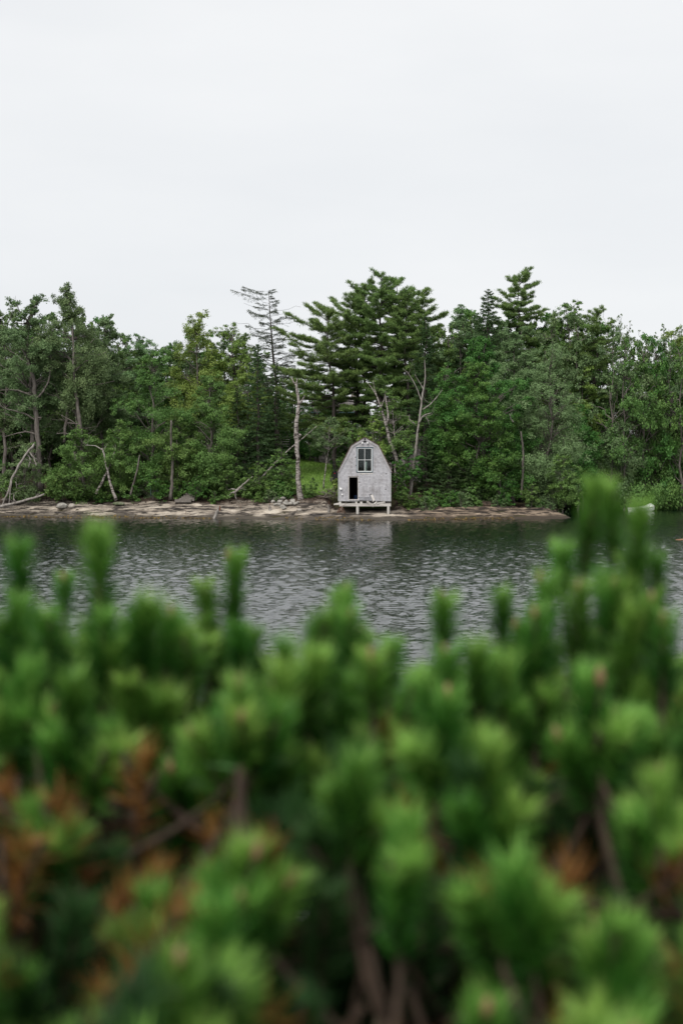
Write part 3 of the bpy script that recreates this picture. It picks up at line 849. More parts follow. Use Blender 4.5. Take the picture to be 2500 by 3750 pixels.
for i in range(112):
    left = i % 2 == 0
    px = rng.uniform(-350, 960) if left else rng.uniform(1420, 2900)
    if i < 8: px = rng.uniform(960, 1420)
    Y = rng.uniform(128, 150)
    if i < 8: Y = rng.uniform(146, 158)
    loc = at(px, Y)
    k = [0, 1, 2, 3][rng.integers(0, 4)]
    tr_, cr_, H0, nm = src[k]
    topy = np.interp(px, [-300, 0, 250, 500, 700, 900, 960, 1420, 1600, 1900, 2200, 2400, 2900], [1150, 1180, 1200, 1270, 1265, 1270, 1440, 1440, 1190, 1150, 1190, 1230, 1210]) + rng.uniform(0, 110)
    H = CAMH - (topy - HZ) / FPX * Y - loc[2]
    s = H / H0
    if k not in first:
        e = empty(nm, loc)
        for me, pn in ((tr_, 'trunk'), (cr_, 'crown')):
            o = bpy.data.objects.new(pn, me); C.objects.link(o); o.parent = e
            if pn == 'crown': o['kind'] = 'stuff'
        first[k] = e
    else:
        e = copy_tree(first[k]); e.location = [float(v) for v in loc]
    e.scale = (max(s, .75) * rng.uniform(.85, 1.1),) * 2 + (s,)
    e.rotation_euler.z = rng.uniform(0, 6.28)
    tag(e, ['leafy green tree in the woods behind ', 'tall grey green tree in the woods behind ', 'dark green maple in the woods behind ', 'dark spruce in the woods behind '][k] + where(px),
        'tree', ['green trees of the back woods', 'tall trees of the back woods', 'maples of the back woods', 'spruces of the back woods'][k])

# the rounded canopy that closes the skyline behind the shore trees
sky_px = np.concatenate([np.arange(-110, 970, 42), np.arange(1560, 2600, 42)])
for i, px in enumerate(sky_px):
    px = float(px + rng.uniform(-12, 12)); Y = rng.uniform(122, 131); loc = at(px, Y); k = [0, 2, 1, 0, 1][i % 5]
    topy = np.interp(px, [-110, 0, 110, 200, 350, 430, 520, 640, 720, 870, 960, 1560, 1640, 1800, 2000, 2120, 2250, 2400, 2600], [1120, 1110, 1150, 1120, 1140, 1190, 1240, 1245, 1185, 1205, 1275, 1190, 1150, 1130, 1130, 1130, 1180, 1215, 1200]) + rng.uniform(-5, 40)
    s = (CAMH - (topy - HZ) / FPX * Y - loc[2]) / src[k][2]
    e = copy_tree(first[k]); e.location = [float(v) for v in loc]; e.scale = (rng.uniform(.85, 1.15), rng.uniform(.85, 1.15), s); e.rotation_euler.z = rng.uniform(0, 6.28)
    tag(e, ['rounded leafy tree closing the skyline behind ', 'rounded grey green tree closing the skyline behind ', 'rounded dark maple closing the skyline behind '][k] + where(px), 'tree', 'rounded trees closing the skyline')
shr = []
for i, lf in enumerate(('leaf_green', 'leaf_maple', 'leaf_poplar')):
    tb, cb = broadleaf(np.random.default_rng(260 + i), 1.2, .75, .05, nl=14, lr=.42, ls=.05, dens=1.6, tr=.02, twigs=6)
    shr.append((tb.mesh('stem', M['bark']), cb.mesh('foliage', M[lf])))
firsts = {}
for i in range(84):
    x = rng.uniform(-27, 16.5)
    if -.9 < x < 3.95 or -3.6 < x < -.9 or -12.4 < x < -10.6: continue
    dq = rng.uniform(4.6, 7.0) if x < 3.9 else rng.uniform(3.9, 6.2); Y = float(np.interp(x, SH[:, 0], SH[:, 1])) + dq
    loc = (x, Y, gz(x, Y) - .05); k = i % 3
    if k not in firsts:
        e = empty('shrub', loc)
        for me, pn in zip(shr[k], ('stem', 'foliage')):
            o = bpy.data.objects.new(pn, me); C.objects.link(o); o.parent = e
            if pn == 'foliage': o['kind'] = 'stuff'
        firsts[k] = e
    else:
        e = copy_tree(firsts[k]); e.location = loc
    sc_ = rng.uniform(.6, 1.25); e.scale = (sc_ * rng.uniform(.9, 1.5), sc_, sc_); e.rotation_euler.z = rng.uniform(0, 6.28)
    tag(e, ['low green shrub along the top of the rock shore', 'low dark green shrub along the top of the rock shore', 'low grey green shrub along the top of the rock shore'][k], 'shrub',
        ['green shrubs along the rock shore', 'dark shrubs along the rock shore', 'grey shrubs along the rock shore'][k])
# low growth closing the view between the pines
for i in range(56):
    px = [rng.uniform(960, 1165), rng.uniform(-200, 520), rng.uniform(1380, 1560), rng.uniform(1900, 2700), rng.uniform(-60, 960)][i % 5]
    Y = rng.uniform(129, 142); loc = at(px, Y); k = [0, 3, 2, 3, 1, 2, 0][i % 7]
    topy = rng.uniform(1340, 1480)
    s = (CAMH - (topy - HZ) / FPX * Y - loc[2]) / src[k][2]
    e = copy_tree(first[k]); e.location = [float(v) for v in loc]; e.scale = (max(.62, s) * rng.uniform(.9, 1.2),) * 2 + (s,); e.rotation_euler.z = rng.uniform(0, 6.28)
    tag(e, ['low leafy green tree far back behind ', 'low grey green tree far back behind ', 'low dark maple far back behind ', 'low dark spruce far back behind '][k] + where(px),
        'tree', ['low green trees of the back woods', 'low grey trees of the back woods', 'low maples of the back woods', 'low spruces of the back woods'][k])

# ------------------------------------------------------------------ bare and dead trees along the shore
def bare(name, Y, lines, label, cat='tree', mat='dead_wood', twigs=0, seed=0, jit=.15, part='trunk', k=7, tl=.5, group=None):
    """lines: lists of (px, py, radius px); the first is the trunk, the others are limbs"""
    rng = np.random.default_rng(seed + 900)
    p0 = P(lines[0][0][0], lines[0][0][1], Y)
    e = empty(name, p0, 0, label, cat, group)
    for li, L in enumerate(lines):
        b = MB()
        pts = np.array([P(a[0], a[1], Y) for a in L]) - p0
        rad = np.array([a[2] for a in L]) / FPX * Y
        # finer, slightly crooked
        m_ = 3 * len(L)
        tt = np.linspace(0, len(L) - 1, m_); pt = np.stack([np.interp(tt, np.arange(len(L)), pts[:, i]) for i in range(3)], 1)
        rr = np.interp(tt, np.arange(len(L)), rad)
        wob = rng.normal(size=(m_, 3)) * rr[:, None] * .18
        if li == 0: wob[0] = 0
        pt += wob
        pt[:, 1] += (np.cumsum(rng.normal(size=m_)) * jit * .3) * (0 if li == 0 else 1)
        b.tube(pt, rr, k=k, rough=.10, rng=rng)
        for q in range(twigs if li else max(1, twigs // 2)):
            j = rng.integers(m_ // 3, m_)
            grow(b, rng, pt[j], rng.normal(size=3) * [1, .8, .5] + [0, 0, .4], tl * rng.uniform(.5, 1.4), max(.012, rr[j] * .4), 1, 2, .6, .1, 4)
        b.build(part if li == 0 else 'limb', M[mat], e, smooth=True)
    return e

bare('birch_snag', 108.2, [[(1099, 1838, 13), (1096, 1800, 9.6), (1090, 1720, 8), (1087, 1640, 7.4), (1086, 1600, 8.4), (1085, 1560, 7.6), (1090, 1500, 6.4), (1094, 1470, 5), (1088, 1430, 5), (1084, 1408, 4.2), (1074, 1397, 3), (1066, 1384, 2)],
     [(1086, 1412, 3.2), (1087, 1398, 2.4), (1088, 1387, 1.6)], [(1095, 1480, 4.5), (1104, 1470, 4), (1111, 1460, 3), (1115, 1450, 1.8)], [(1090, 1598, 6), (1097, 1592, 6), (1101, 1596, 4)]],
     'white broken birch snag standing left of the shed', mat='birch_bark', seed=1, k=10)
bare('dead_tree', 109.8, [[(1502, 1836, 7), (1505, 1790, 6), (1512, 1710, 5.5), (1522, 1640, 5), (1528, 1590, 4.5), (1533, 1545, 4), (1540, 1500, 4), (1544, 1460, 3.6), (1550, 1425, 3), (1556, 1385, 2.4), (1555, 1340, 1.6), (1554, 1318, .9)],
     [(1532, 1550, 3), (1546, 1525, 2.8), (1560, 1518, 2.3), (1578, 1513, 1.6)], [(1560, 1516, 2), (1560, 1530, 1.8), (1568, 1545, 1.2), (1571, 1556, .8)], [(1517, 1552, 2.2), (1505, 1545, 1.8), (1497, 1532, 1.3), (1499, 1518, .8)],
     [(1543, 1470, 2.6), (1533, 1440, 2.2), (1512, 1395, 1.6), (1492, 1365, 1.2), (1475, 1352, .7)], [(1547, 1500, 2.6), (1575, 1480, 2.2), (1598, 1455, 1.6), (1618, 1428, .9)], [(1552, 1430, 1.8), (1538, 1405, 1.4), (1518, 1372, .8)]],
     'bleached dead tree with crooked pale limbs right of the shed', mat='dead_wood', twigs=2, seed=2, tl=.8)
bare('dead_birch', 110.6, [[(1484, 1800, 8), (1474, 1750, 7.5), (1455, 1690, 7), (1438, 1640, 6.5), (1421, 1600, 6), (1414, 1560, 5), (1402, 1520, 4.2), (1392, 1485, 3.6), (1376, 1445, 2.4), (1360, 1420, 1.6), (1342, 1398, .8)],
     [(1414, 1562, 4), (1421, 1530, 3.6), (1416, 1490, 3), (1412, 1460, 2.4), (1408, 1432, 1.6)], [(1378, 1447, 2), (1370, 1420, 1.5), (1365, 1394, .8)], [(1395, 1490, 2.6), (1405, 1465, 2), (1411, 1436, 1.2)]],
     'leaning birch with a dead forked top behind the shed ridge', mat='birch_bark', twigs=2, seed=3, tl=.4)
bare('dead_branch', 108.2, [[(4, 1862, 2.2), (30, 1806, 3.6), (46, 1748, 4.4), (58, 1728, 4.2), (72, 1698, 4.6), (98, 1662, 4.4), (128, 1625, 4.2)],
     [(44, 1760, 2), (40, 1810, 1.8), (36, 1860, 1.2)], [(52, 1810, 1.6), (50, 1840, 1.3), (49, 1872, .9)], [(60, 1765, 1.6), (64, 1790, 1)], [(100, 1662, 3), (112, 1685, 2.5), (104, 1712, 1.6)], [(106, 1652, 2.5), (128, 1680, 3), (136, 1705, 2)]],
     'bleached dead branch leaning down to the water at left', 'branch', twigs=3, seed=4, tl=.6, part='stem')
bare('bare_tree', 111.8, [[(152, 1800, 12), (148, 1720, 11), (142, 1640, 10), (134, 1540, 9), (128, 1450, 8), (124, 1390, 7), (108, 1330, 5), (90, 1290, 3.5), (62, 1240, 2)],
     [(127, 1455, 4), (105, 1443, 3.5), (70, 1430, 2.6), (30, 1428, 1.8), (-10, 1430, 1)], [(130, 1465, 5), (158, 1438, 4), (180, 1400, 3.2), (190, 1340, 2.2), (188, 1290, 1.4)], [(131, 1540, 3.5), (100, 1518, 3), (60, 1505, 2.3), (15, 1495, 1.6), (-15, 1450, 1)],
     [(136, 1590, 3), (100, 1580, 2.4), (60, 1588, 1.8), (18, 1600, 1)], [(120, 1500, 2), (88, 1488, 1.6), (60, 1480, 1)]],
     'grey poplar trunk with bare crooked lower limbs at left', mat='bark', twigs=4, seed=5, tl=1.0)
bare('bare_tree', 111.2, [[(312, 1815, 9), (306, 1740, 8), (300, 1660, 7.5), (294, 1560, 7), (282, 1460, 6), (272, 1400, 5), (270, 1300, 4), (266, 1200, 2.5)],
     [(292, 1610, 3), (268, 1592, 2.5), (238, 1586, 2), (210, 1588, 1.2)], [(288, 1560, 2.5), (262, 1540, 2), (225, 1520, 1.2)], [(284, 1420, 2.5), (320, 1412, 2), (360, 1408, 1.6), (420, 1395, 1)], [(276, 1360, 2.5), (310, 1325, 2), (350, 1305, 1.5), (385, 1290, .9)], [(271, 1340, 2.2), (300, 1290, 1.6), (345, 1240, 1)]],
     'slender poplar trunk with fanned pale side limbs', mat='bark', twigs=3, seed=6, tl=.9)
bare('bare_tree', 112.6, [[(236, 1620, 5), (246, 1520, 7), (258, 1440, 6.5), (266, 1380, 5)]], 'leaning grey trunk between the two tall poplars', mat='bark', seed=7)
bare('birch_tree', 108.9, [[(426, 1832, 5.5), (407, 1780, 4.6), (393, 1720, 4), (382, 1665, 3.2), (374, 1640, 2.4)], [(376, 1648, 1.8), (350, 1632, 1.5), (310, 1630, .8)]], 'pale birch trunk leaning left, front one of the crossed pair', mat='birch_bark', seed=8, twigs=3, tl=.6)
bare('birch_tree', 109.3, [[(352, 1808, 5.2), (375, 1765, 4.4), (400, 1712, 3.6), (420, 1655, 2.2)]], 'pale birch trunk leaning right, rear one of the crossed pair', mat='birch_bark', seed=9)
bare('bare_tree', 109.4, [[(478, 1815, 4.5), (490, 1770, 3.6), (504, 1715, 3), (512, 1665, 2)]], 'thin leaning trunk left of the stone steps', mat='bark', seed=10)
bare('bare_tree', 109.0, [[(625, 1830, 7), (630, 1760, 5.5), (632, 1690, 5), (626, 1600, 4), (628, 1540, 3)]], 'dark upright trunk right of the stone steps', mat='bark', seed=11)
bare('bare_tree', 132, [[(2225, 1800, 8), (2262, 1640, 7), (2275, 1560, 6), (2270, 1460, 4.5), (2262, 1390, 3), (2275, 1330, 2)], [(2266, 1460, 3), (2285, 1400, 2), (2280, 1330, 1.2)], [(2264, 1420, 2.4), (2250, 1380, 1.8), (2240, 1335, 1)]],
     'grey twiggy trunk rising from the cove woods', mat='twig', twigs=6, seed=12, tl=1.6)
bare('bare_tree', 133, [[(2200, 1800, 6), (2198, 1700, 5.5), (2196, 1600, 5)]], 'straight dark trunk in the cove woods', mat='bark', seed=13)
bare('bare_tree', 110.2, [[(1905, 1815, 5), (1912, 1760, 4.5), (1915, 1660, 4), (1905, 1580, 3)]], 'thin grey trunk under the big maple at right', mat='bark', seed=14)
bare('dead_branch', 109.5, [[(1878, 1546, 2.5), (1870, 1535, 2.2), (1864, 1515, 1.2)]], 'short white broken branch caught in the big maple', 'branch', seed=15, part='stem')
bare('fallen_birch', 110.2, [[(958, 1750, 3.6), (1000, 1702, 3.4), (1030, 1676, 3), (1062, 1642, 2), (1120, 1595, 1.6), (1160, 1560, 1)], [(1034, 1670, 1.6), (1046, 1666, 1.2), (1052, 1664, .8)]], 'thin white birch stem leaning behind the snag', mat='birch_bark', seed=16, part='stem')
bare('driftwood_root', 108.3, [[(925, 1745, 2.2), (905, 1762, 2.8), (885, 1780, 3.6), (868, 1795, 5.4), (856, 1808, 3)], [(868, 1795, 3), (850, 1790, 2), (834, 1794, .8)], [(862, 1802, 4), (862, 1818, 3), (866, 1828, 1.4)], [(860, 1800, 3), (846, 1806, 2), (840, 1815, 1)]], 'uprooted driftwood log with pale roots on the bank', 'driftwood', seed=17, part='log')

# fallen log at left
bare('fallen_log', 107.6, [[(-60, 1866, 4.5), (20, 1852, 5), (90, 1834, 4.6), (163, 1812, 3.6)], [(60, 1842, 3), (52, 1826, 2)]], 'grey fallen log lying over the rocks at the left edge', 'log', seed=18, part='log', k=9)

# ------------------------------------------------------------------ the boat shed
SY = 103.0
def wx(px, Y=SY): return (px - 1250) / FPX * Y
def wz(py, Y=SY): return CAMH - (py - HZ) / FPX * Y
x0, x1 = wx(1238), wx(1431)
zb, ze, zk, zr = wz(1834), wz(1727), wz(1632), wz(1603.5)
xk0, xk1, xc = wx(1288), wx(1384), wx(1335.5)
DEP = 5.0
shed = empty('boat_shed', ((x0 + x1) / 2, SY, 0), 0, 'grey shingled boat shed with gambrel roof standing on posts over the water', 'boat shed')
ox, oy = (x0 + x1) / 2, SY
def sb(b, lo, hi, **k):
    b.box((lo[0] - ox, lo[1] - oy, lo[2]), (hi[0] - ox, hi[1] - oy, hi[2]), **k)
def half(z):
    """half width of the gable at height z"""
    if z <= ze: return (x1 - x0) / 2
    if z <= zk: return np.interp(z, [ze, zk], [(x1 - x0) / 2, (xk1 - xk0) / 2])
    return np.interp(z, [zk, zr], [(xk1 - xk0) / 2, 0.0])
dx0, dx1, dz0, dz1 = wx(1278), wx(1309.5), wz(1829), wz(1747.5)
nx0, nx1, nz0, nz1 = wx(1304.5), wx(1364.7), wz(1730), wz(1638)

# boarding behind the shingles, with the door and window left open
b = MB()
zs = sorted(set(list(np.arange(zb, zr, .05)) + [dz0, dz1, nz0, nz1, ze, zk, zr - .03]))
for za, zc in zip(zs[:-1], zs[1:]):
    h = min(half(za), half(zc)) - .01; zm = (za + zc) / 2
    if h < .02: continue
    iv = [(xc - h, xc + h)]
    if dz0 < zm < dz1: iv = [(xc - h, dx0), (dx1, xc + h)]
    elif nz0 < zm < nz1: iv = [(xc - h, nx0), (nx1, xc + h)]
    for a, c in iv:
        if c - a > .01: sb(b, (a, SY + .02, za), (c, SY + .06, zc))
sb(b, (dx0, SY + .02, zb), (dx1, SY + .06, dz0)) if dz0 > zb + .02 else None
b.build('wall', M['sheathing'], shed)
# the shingles
rng = np.random.default_rng(3)
b = MB()
CH = .1005
z = zb - .02; row = 0
def shingle(b, xa, xb, zlo, zhi, tint, y=SY, out=.030, skew=0.0, lift=0.0):
    g = .0022
    V = np.array([[xa + g, y - out - lift, zlo + skew], [xb - g, y - out - lift, zlo - skew], [xb - g, y - .004, zhi + .03], [xa + g, y - .004, zhi + .03],
                  [xa + g, y + .018, zlo + skew], [xb - g, y + .018, zlo - skew], [xb - g, y + .018, zhi + .03], [xa + g, y + .018, zhi + .03]])
    V[:, 0] -= ox; V[:, 1] -= oy
    b.add(V, [[0, 1, 2, 3], [0, 4, 5, 1], [1, 5, 6, 2], [3, 7, 4, 0]], tint=tint)
while z < zr - .05:
    zt = z + CH
    h0 = min(half(z), half(zt)) - .03
    x = xc - h0 - rng.uniform(0, .1)
    rowt = rng.normal() * .05
    while x < xc + h0:
        w = rng.uniform(.075, .165)
        xa, xb = max(x, xc - h0), min(x + w, xc + h0)
        x += w
        if xb - xa < .02: continue
        cuts = [(xa, xb)]
        for (qx0, qx1, qz0, qz1) in ((dx0 - .05, dx1 + .05, dz0 - .02, dz1 + .035), (nx0, nx1, nz0 - .04, nz1)):
            nc = []
            for a, c in cuts:
                if zt - .02 < qz0 or z + .03 > qz1 or c < qx0 or a > qx1: nc.append((a, c)); continue
                if a < qx0 - .015: nc.append((a, qx0))
                if c > qx1 + .015: nc.append((qx1, c))
            cuts = nc
        for a, c in cuts:
            mxp = (a + c) / 2 / SY * FPX + 1250; myp = HZ - ((z + zt) / 2 - CAMH) / SY * FPX
            if 1314 < mxp < 1362 + rng.uniform(-3, 3) and myp > 1819: continue        # torn away
            if 1350 < mxp < 1362 and 1812 < myp <= 1819: continue
            if rng.random() < .006: continue
            tn = np.clip(.5 + rowt + rng.normal() * .22, 0, 1)
            lift = .03 if (abs(mxp - 1353) < 7 and 1780 < myp < 1812) else abs(rng.normal()) * .004
            shingle(b, a, c, z + rng.normal() * .0022, zt, tn, skew=rng.normal() * .0012 + (.02 if lift > .02 else 0), lift=lift)
    z = zt; row += 1
b.build('shingles', M['shingle'], shed, kind='stuff')
# tar paper where shingles are missing, torn strip under the window, loose flap
b = MB()
pts = [(1314, 1819.5), (1350, 1818), (1352, 1811), (1360, 1812), (1364, 1834), (1314, 1832)]
V = np.array([[wx(a) - ox, -.004 - .02 * (i % 2), wz(c)] for i, (a, c) in enumerate(pts)])
V2 = V + [0, .02, 0]
b.add(np.vstack([V, V2]), Q=[[0, 1, 2, 5], [2, 3, 4, 5]] + [[i, i + 6, (i + 1) % 6 + 6, (i + 1) % 6] for i in range(6)])
b.build('tar_paper', M['tar_paper'], shed, label='bare grey felt where shingles are torn away')
b = MB()
for i in range(9):
    xa = 1318 + i * 5 + rng.uniform(-1, 1); hgt = rng.uniform(2, 5)
    sb(b, (wx(xa), SY - .034 - .006 * rng.random(), wz(1733 + hgt)), (wx(xa + 5.5), SY - .018, wz(1732 + rng.uniform(-.5, 1))))
b.build('torn_sill', M['torn_board'], shed)
b = MB()
for (pa, pb, w) in (((1360, 1812), (1369, 1833), 4.0), ((1364, 1818), (1367, 1836), 3.0)):
    a = np.array([wx(pa[0]) - ox, -.045, wz(pa[1])]); c = np.array([wx(pb[0]) - ox, -.10, wz(pb[1])]); ww = w / FPX * SY
    u = np.array([ww, 0.02, ww * .4])
    th = np.array([0, .02, 0])
    b.add([a - u, a + u, c + u, c - u, a - u + th, a + u + th, c + u + th, c - u + th], [[0, 1, 2, 3], [4, 7, 6, 5], [0, 4, 5, 1], [1, 5, 6, 2], [2, 6, 7, 3], [3, 7, 4, 0]])
b.build('loose_flap', M['torn_board'], shed)
# rake boards, one per slope
def rake(pa, pb, name='rake_board', wd=8.0, yo=.07, mat='rake', dz=0.0):
    a = np.array([wx(pa[0]) - ox, 0, wz(pa[1])]); c = np.array([wx(pb[0]) - ox, 0, wz(pb[1])])
    d = (c - a) / np.linalg.norm(c - a); nn = np.array([d[2], 0, -d[0]])
    if nn[2] > 0: nn = -nn
    w = wd / FPX * SY
    b = MB()
    A0, A1, B0, B1 = a, a + nn * w, c, c + nn * w
    f = np.array([0, -yo, 0]); k_ = np.array([0, .02, 0])
    b.add([A0 + f, B0 + f, B1 + f, A1 + f, A0 + k_, B0 + k_, B1 + k_, A1 + k_], [[0, 1, 2, 3], [4, 7, 6, 5], [0, 4, 5, 1], [1, 5, 6, 2], [2, 6, 7, 3], [3, 7, 4, 0]])
    return b.build(name, M[mat], shed)
rake((1236.5, 1726.5), (1287, 1631)); rake((1286.6, 1631.5), (1335.5, 1602.5), yo=.075)
rake((1434, 1726.5), (1384.5, 1631)); rake((1385, 1631.5), (1335.5, 1602.5), yo=.075)
# roof: four slopes in overlapping courses
for (pa, pb) in (((1235.0, 1729), (1286, 1629.5)), ((1285, 1631), (1335.5, 1601)), ((1435.5, 1729), (1385.5, 1629.5)), ((1386.5, 1631), (1335.5, 1601))):
    a = np.array([wx(pa[0]) - ox, 0, wz(pa[1])]); c = np.array([wx(pb[0]) - ox, 0, wz(pb[1])])
    L = np.linalg.norm(c - a); d = (c - a) / L; nn = np.array([-d[2], 0, d[0]])
    if nn[2] < 0: nn = -nn
    b = MB(); nrow = int(L / .14)
    for i in range(nrow):
        yy = -.10
        q0 = a + d * (L * i / nrow - .03); q1 = a + d * (L * (i + 1) / nrow)
        while yy < DEP + .1:
            w = rng.uniform(.2, .34); y2 = min(yy + w, DEP + .1)
            o0, o1 = nn * .035, nn * .012
            V = [q0 + o0 + [0, yy, 0], q0 + o0 + [0, y2 - .008, 0], q1 + o1 + [0, y2 - .008, 0], q1 + o1 + [0, yy, 0]]
            V += [v - nn * .04 for v in V]
            b.add(V, [[0, 1, 2, 3], [0, 4, 5, 1], [0, 3, 7, 4], [1, 5, 6, 2], [4, 7, 6, 5]], tint=rng.random())
            yy = y2
    b.build('roof', M['roof_brown'], shed, label=None)
# corner boards, side walls, back wall, floor
for xa in (x0 - .012, x1 - .075):
    b = MB(); sb(b, (xa, SY - .026, zb - .03), (xa + .087, SY + .10, ze + .01)); b.build('corner_board', M['corner'], shed)
for sx_ in (x0, x1):
    b = MB(); row = 0
    s_ = -1 if sx_ == x0 else 1
    z = zb
    sb(b, (sx_ - .03 if s_ > 0 else sx_, SY + .10, zb), (sx_ if s_ > 0 else sx_ + .03, SY + DEP, ze + .04))
    while z < ze - .02:
        yy = SY + .105
        while yy < SY + DEP:
            w = rng.uniform(.08, .17); y2 = min(yy + w, SY + DEP)
            xa, xb = sx_ + s_ * .016, sx_ + s_ * .004
            V = np.array([[xa, yy + .003, z], [xa, y2 - .003, z], [xb, y2 - .003, z + CH + .03], [xb, yy + .003, z + CH + .03], [sx_, yy + .003, z], [sx_, y2 - .003, z]]) - [ox, oy, 0]
            b.add(V, [[0, 1, 2, 3], [0, 4, 5, 1]], tint=np.clip(.5 + rng.normal() * .2, 0, 1)); yy = y2
        z += CH
    b.build('side_wall', M['shingle'], shed, kind='stuff')
b = MB()
for za, zc in zip(zs[:-1], zs[1:]):
    h = min(half(za), half(zc)) - .01
    if h > .02: sb(b, (xc - h, SY + DEP - .04, za), (xc + h, SY + DEP, zc))
b.build('back_wall', M['dark_inside'], shed)
b = MB(); sb(b, (x0 + .03, SY + .06, zb - .02), (x1 - .03, SY + DEP - .04, zb + .03))
sb(b, (x0 + .03, SY + .06, ze - .30), (x1 - .03, SY + DEP - .04, ze - .26)); b.build('floor', M['dark_inside'], shed)
# door opening: jambs, head and pale threshold
for xa, xb in ((dx0 - .05, dx0), (dx1, dx1 + .05)):
    b = MB(); sb(b, (xa, SY - .024, dz0), (xb, SY + .08, dz1)); b.build('door_jamb', M['weathered'], shed)
b = MB(); sb(b, (dx0 - .05, SY - .024, dz1), (dx1 + .05, SY + .08, dz1 + .035)); b.build('door_head', M['weathered'], shed)
b = MB(); sb(b, (dx0 - .03, SY - .06, dz0 - .05), (dx1 + .06, SY + .3, dz0)); b.build('door_threshold', M['torn_board'], shed)
# window
win = MB(); fw = .065
sb(win, (nx0, SY - .035, nz0), (nx0 + fw, SY + .05, nz1 - .06)); sb(win, (nx1 - fw, SY - .035, nz0), (nx1, SY + .05, nz1 - .06))
sb(win, (nx0 - .03, SY - .045, nz1 - .06), (nx1 + .03, SY + .05, nz1)); sb(win, (nx0 + fw, SY - .035, nz0), (nx1 - fw, SY + .05, nz0 + .06))
win = win.build('window', M['frame_blue'], shed)
sx0, sx1, sz0, sz1 = nx0 + fw, nx1 - fw, nz0 + .06, nz1 - .06
b = MB(); s_ = .042
sb(b, (sx0, SY - .02, sz0), (sx0 + s_, SY + .03, sz1)); sb(b, (sx1 - s_, SY - .02, sz0), (sx1, SY + .03, sz1))
sb(b, (sx0 + s_, SY - .02, sz1 - s_), (sx1 - s_, SY + .03, sz1)); sb(b, (sx0 + s_, SY - .02, sz0), (sx1 - s_, SY + .03, sz0 + s_))
b.build('sash', M['white_paint'], win)
vx, vz = wx(1334.8), wz(1684)
b = MB(); sb(b, (vx - .012, SY - .016, sz0 + s_), (vx + .012, SY + .02, sz1 - s_)); b.build('muntin', M['white_paint'], win)
for a, c in ((sx0 + s_, vx - .016), (vx + .016, sx1 - s_)):
    b = MB(); sb(b, (a, SY - .016, vz - .012), (c, SY + .02, vz + .012)); b.build('muntin', M['white_paint'], win)
    for e_, f_ in ((sz0 + s_, vz - .016), (vz + .016, sz1 - s_)):
        b = MB(); sb(b, (a, SY + .002, e_), (c, SY + .008, f_)); b.build('pane', M['glass'], win)
# floodlights under the ridge
fl = MB(); sb(fl, (xc - .09, SY - .05, wz(1620)), (xc + .09, SY - .014, wz(1614)))
fl = fl.build('floodlight', M['black_metal'], shed)
for s_ in (-1, 1):
    b = MB(); c = np.array([xc + s_ * .15 - ox, -.06, wz(1620.5)])
    b.tube([c, c + [s_ * .02, -.05, -.02], c + [s_ * .04, -.11, -.035], c + [s_ * .045, -.125, -.037]], [.03, .05, .07, .06], k=10)
    b.build('lamp_head', M['white_paint'], fl, smooth=False)
for (px, py, w) in ((1247.5, 1790.5, 4), (1252.5, 1811.5, 2.6)):
    b = MB(); c = np.array([wx(px) - ox, -.02, wz(py)]); r_ = w / FPX * SY
    b.tube([c, c + [0, -.05, 0], c + [.01, -.12, -.01], c + [.012, -.14, -.01]], [r_ * .8, r_, r_, r_ * .5], k=8)
    sb(b, (wx(px - w * 1.2), SY - .03, wz(py - w * .6)), (wx(px + w * .4), SY - .012, wz(py - w * 1.2)))
    b.build('outlet_box', M['white_paint'], shed)
# undercarriage: sill, joists, cross beam, posts
b = MB(); sb(b, (x0 + .02, SY - .03, zb - .055), (x1 - .02, SY + .12, zb - .02)); b.build('sill', M['dark_inside'], shed)
BY = SY - .30
bz0, bz1 = wz(1854, BY), wz(1843.5, BY)
for px in (1245, 1266, 1293, 1304, 1322, 1362, 1384, 1402, 1419, 1427):
    wj = rng.uniform(3.0, 4.6) / FPX * SY; hj = zb - .055
    b = MB(); sb(b, (wx(px) - wj, SY - .22 + rng.uniform(-.05, .05), bz1), (wx(px) + wj, SY + DEP - .1, hj)); b.build('joist', M['weathered_post'] if px in (1245, 1304, 1322, 1402) else M['dark_inside'], shed)
b = MB()
V0 = len(b.v)
sb(b, (wx(1242, BY), BY - .06, bz0), (wx(1430.5, BY), BY + .12, bz1)); b.build('cross_beam', M['weathered'], shed)
b = MB(); sb(b, (wx(1242, BY), SY + 2.6, bz0), (wx(1430.5, BY), SY + 2.8, bz1)); b.build('cross_beam', M['weathered'], shed)
for px, w, bot, yo in ((1308.5, 5.5, 1880, .02), (1421, 4.8, 1898, .02), (1308.5, 5.5, 1872, 2.7), (1421, 5, 1870, 2.7), (1250, 5, 1866, 2.7)):
    Yp = BY + yo
    xa = wx(px, Yp)
    zt_ = bz0; zb_ = gz(xa, Yp) - .15
    pts = np.array([[xa, Yp, zb_], [xa + .01, Yp, (zb_ + zt_) / 2], [xa, Yp, zt_]]) - [ox, oy, 0]
    b = MB(); r_ = w / FPX * Yp
    b.tube(pts, [r_ * .85, r_ * 1.02, r_ * 1.0], k=8, rough=.05, rng=rng); b.build('post', M['weathered_post'], shed)

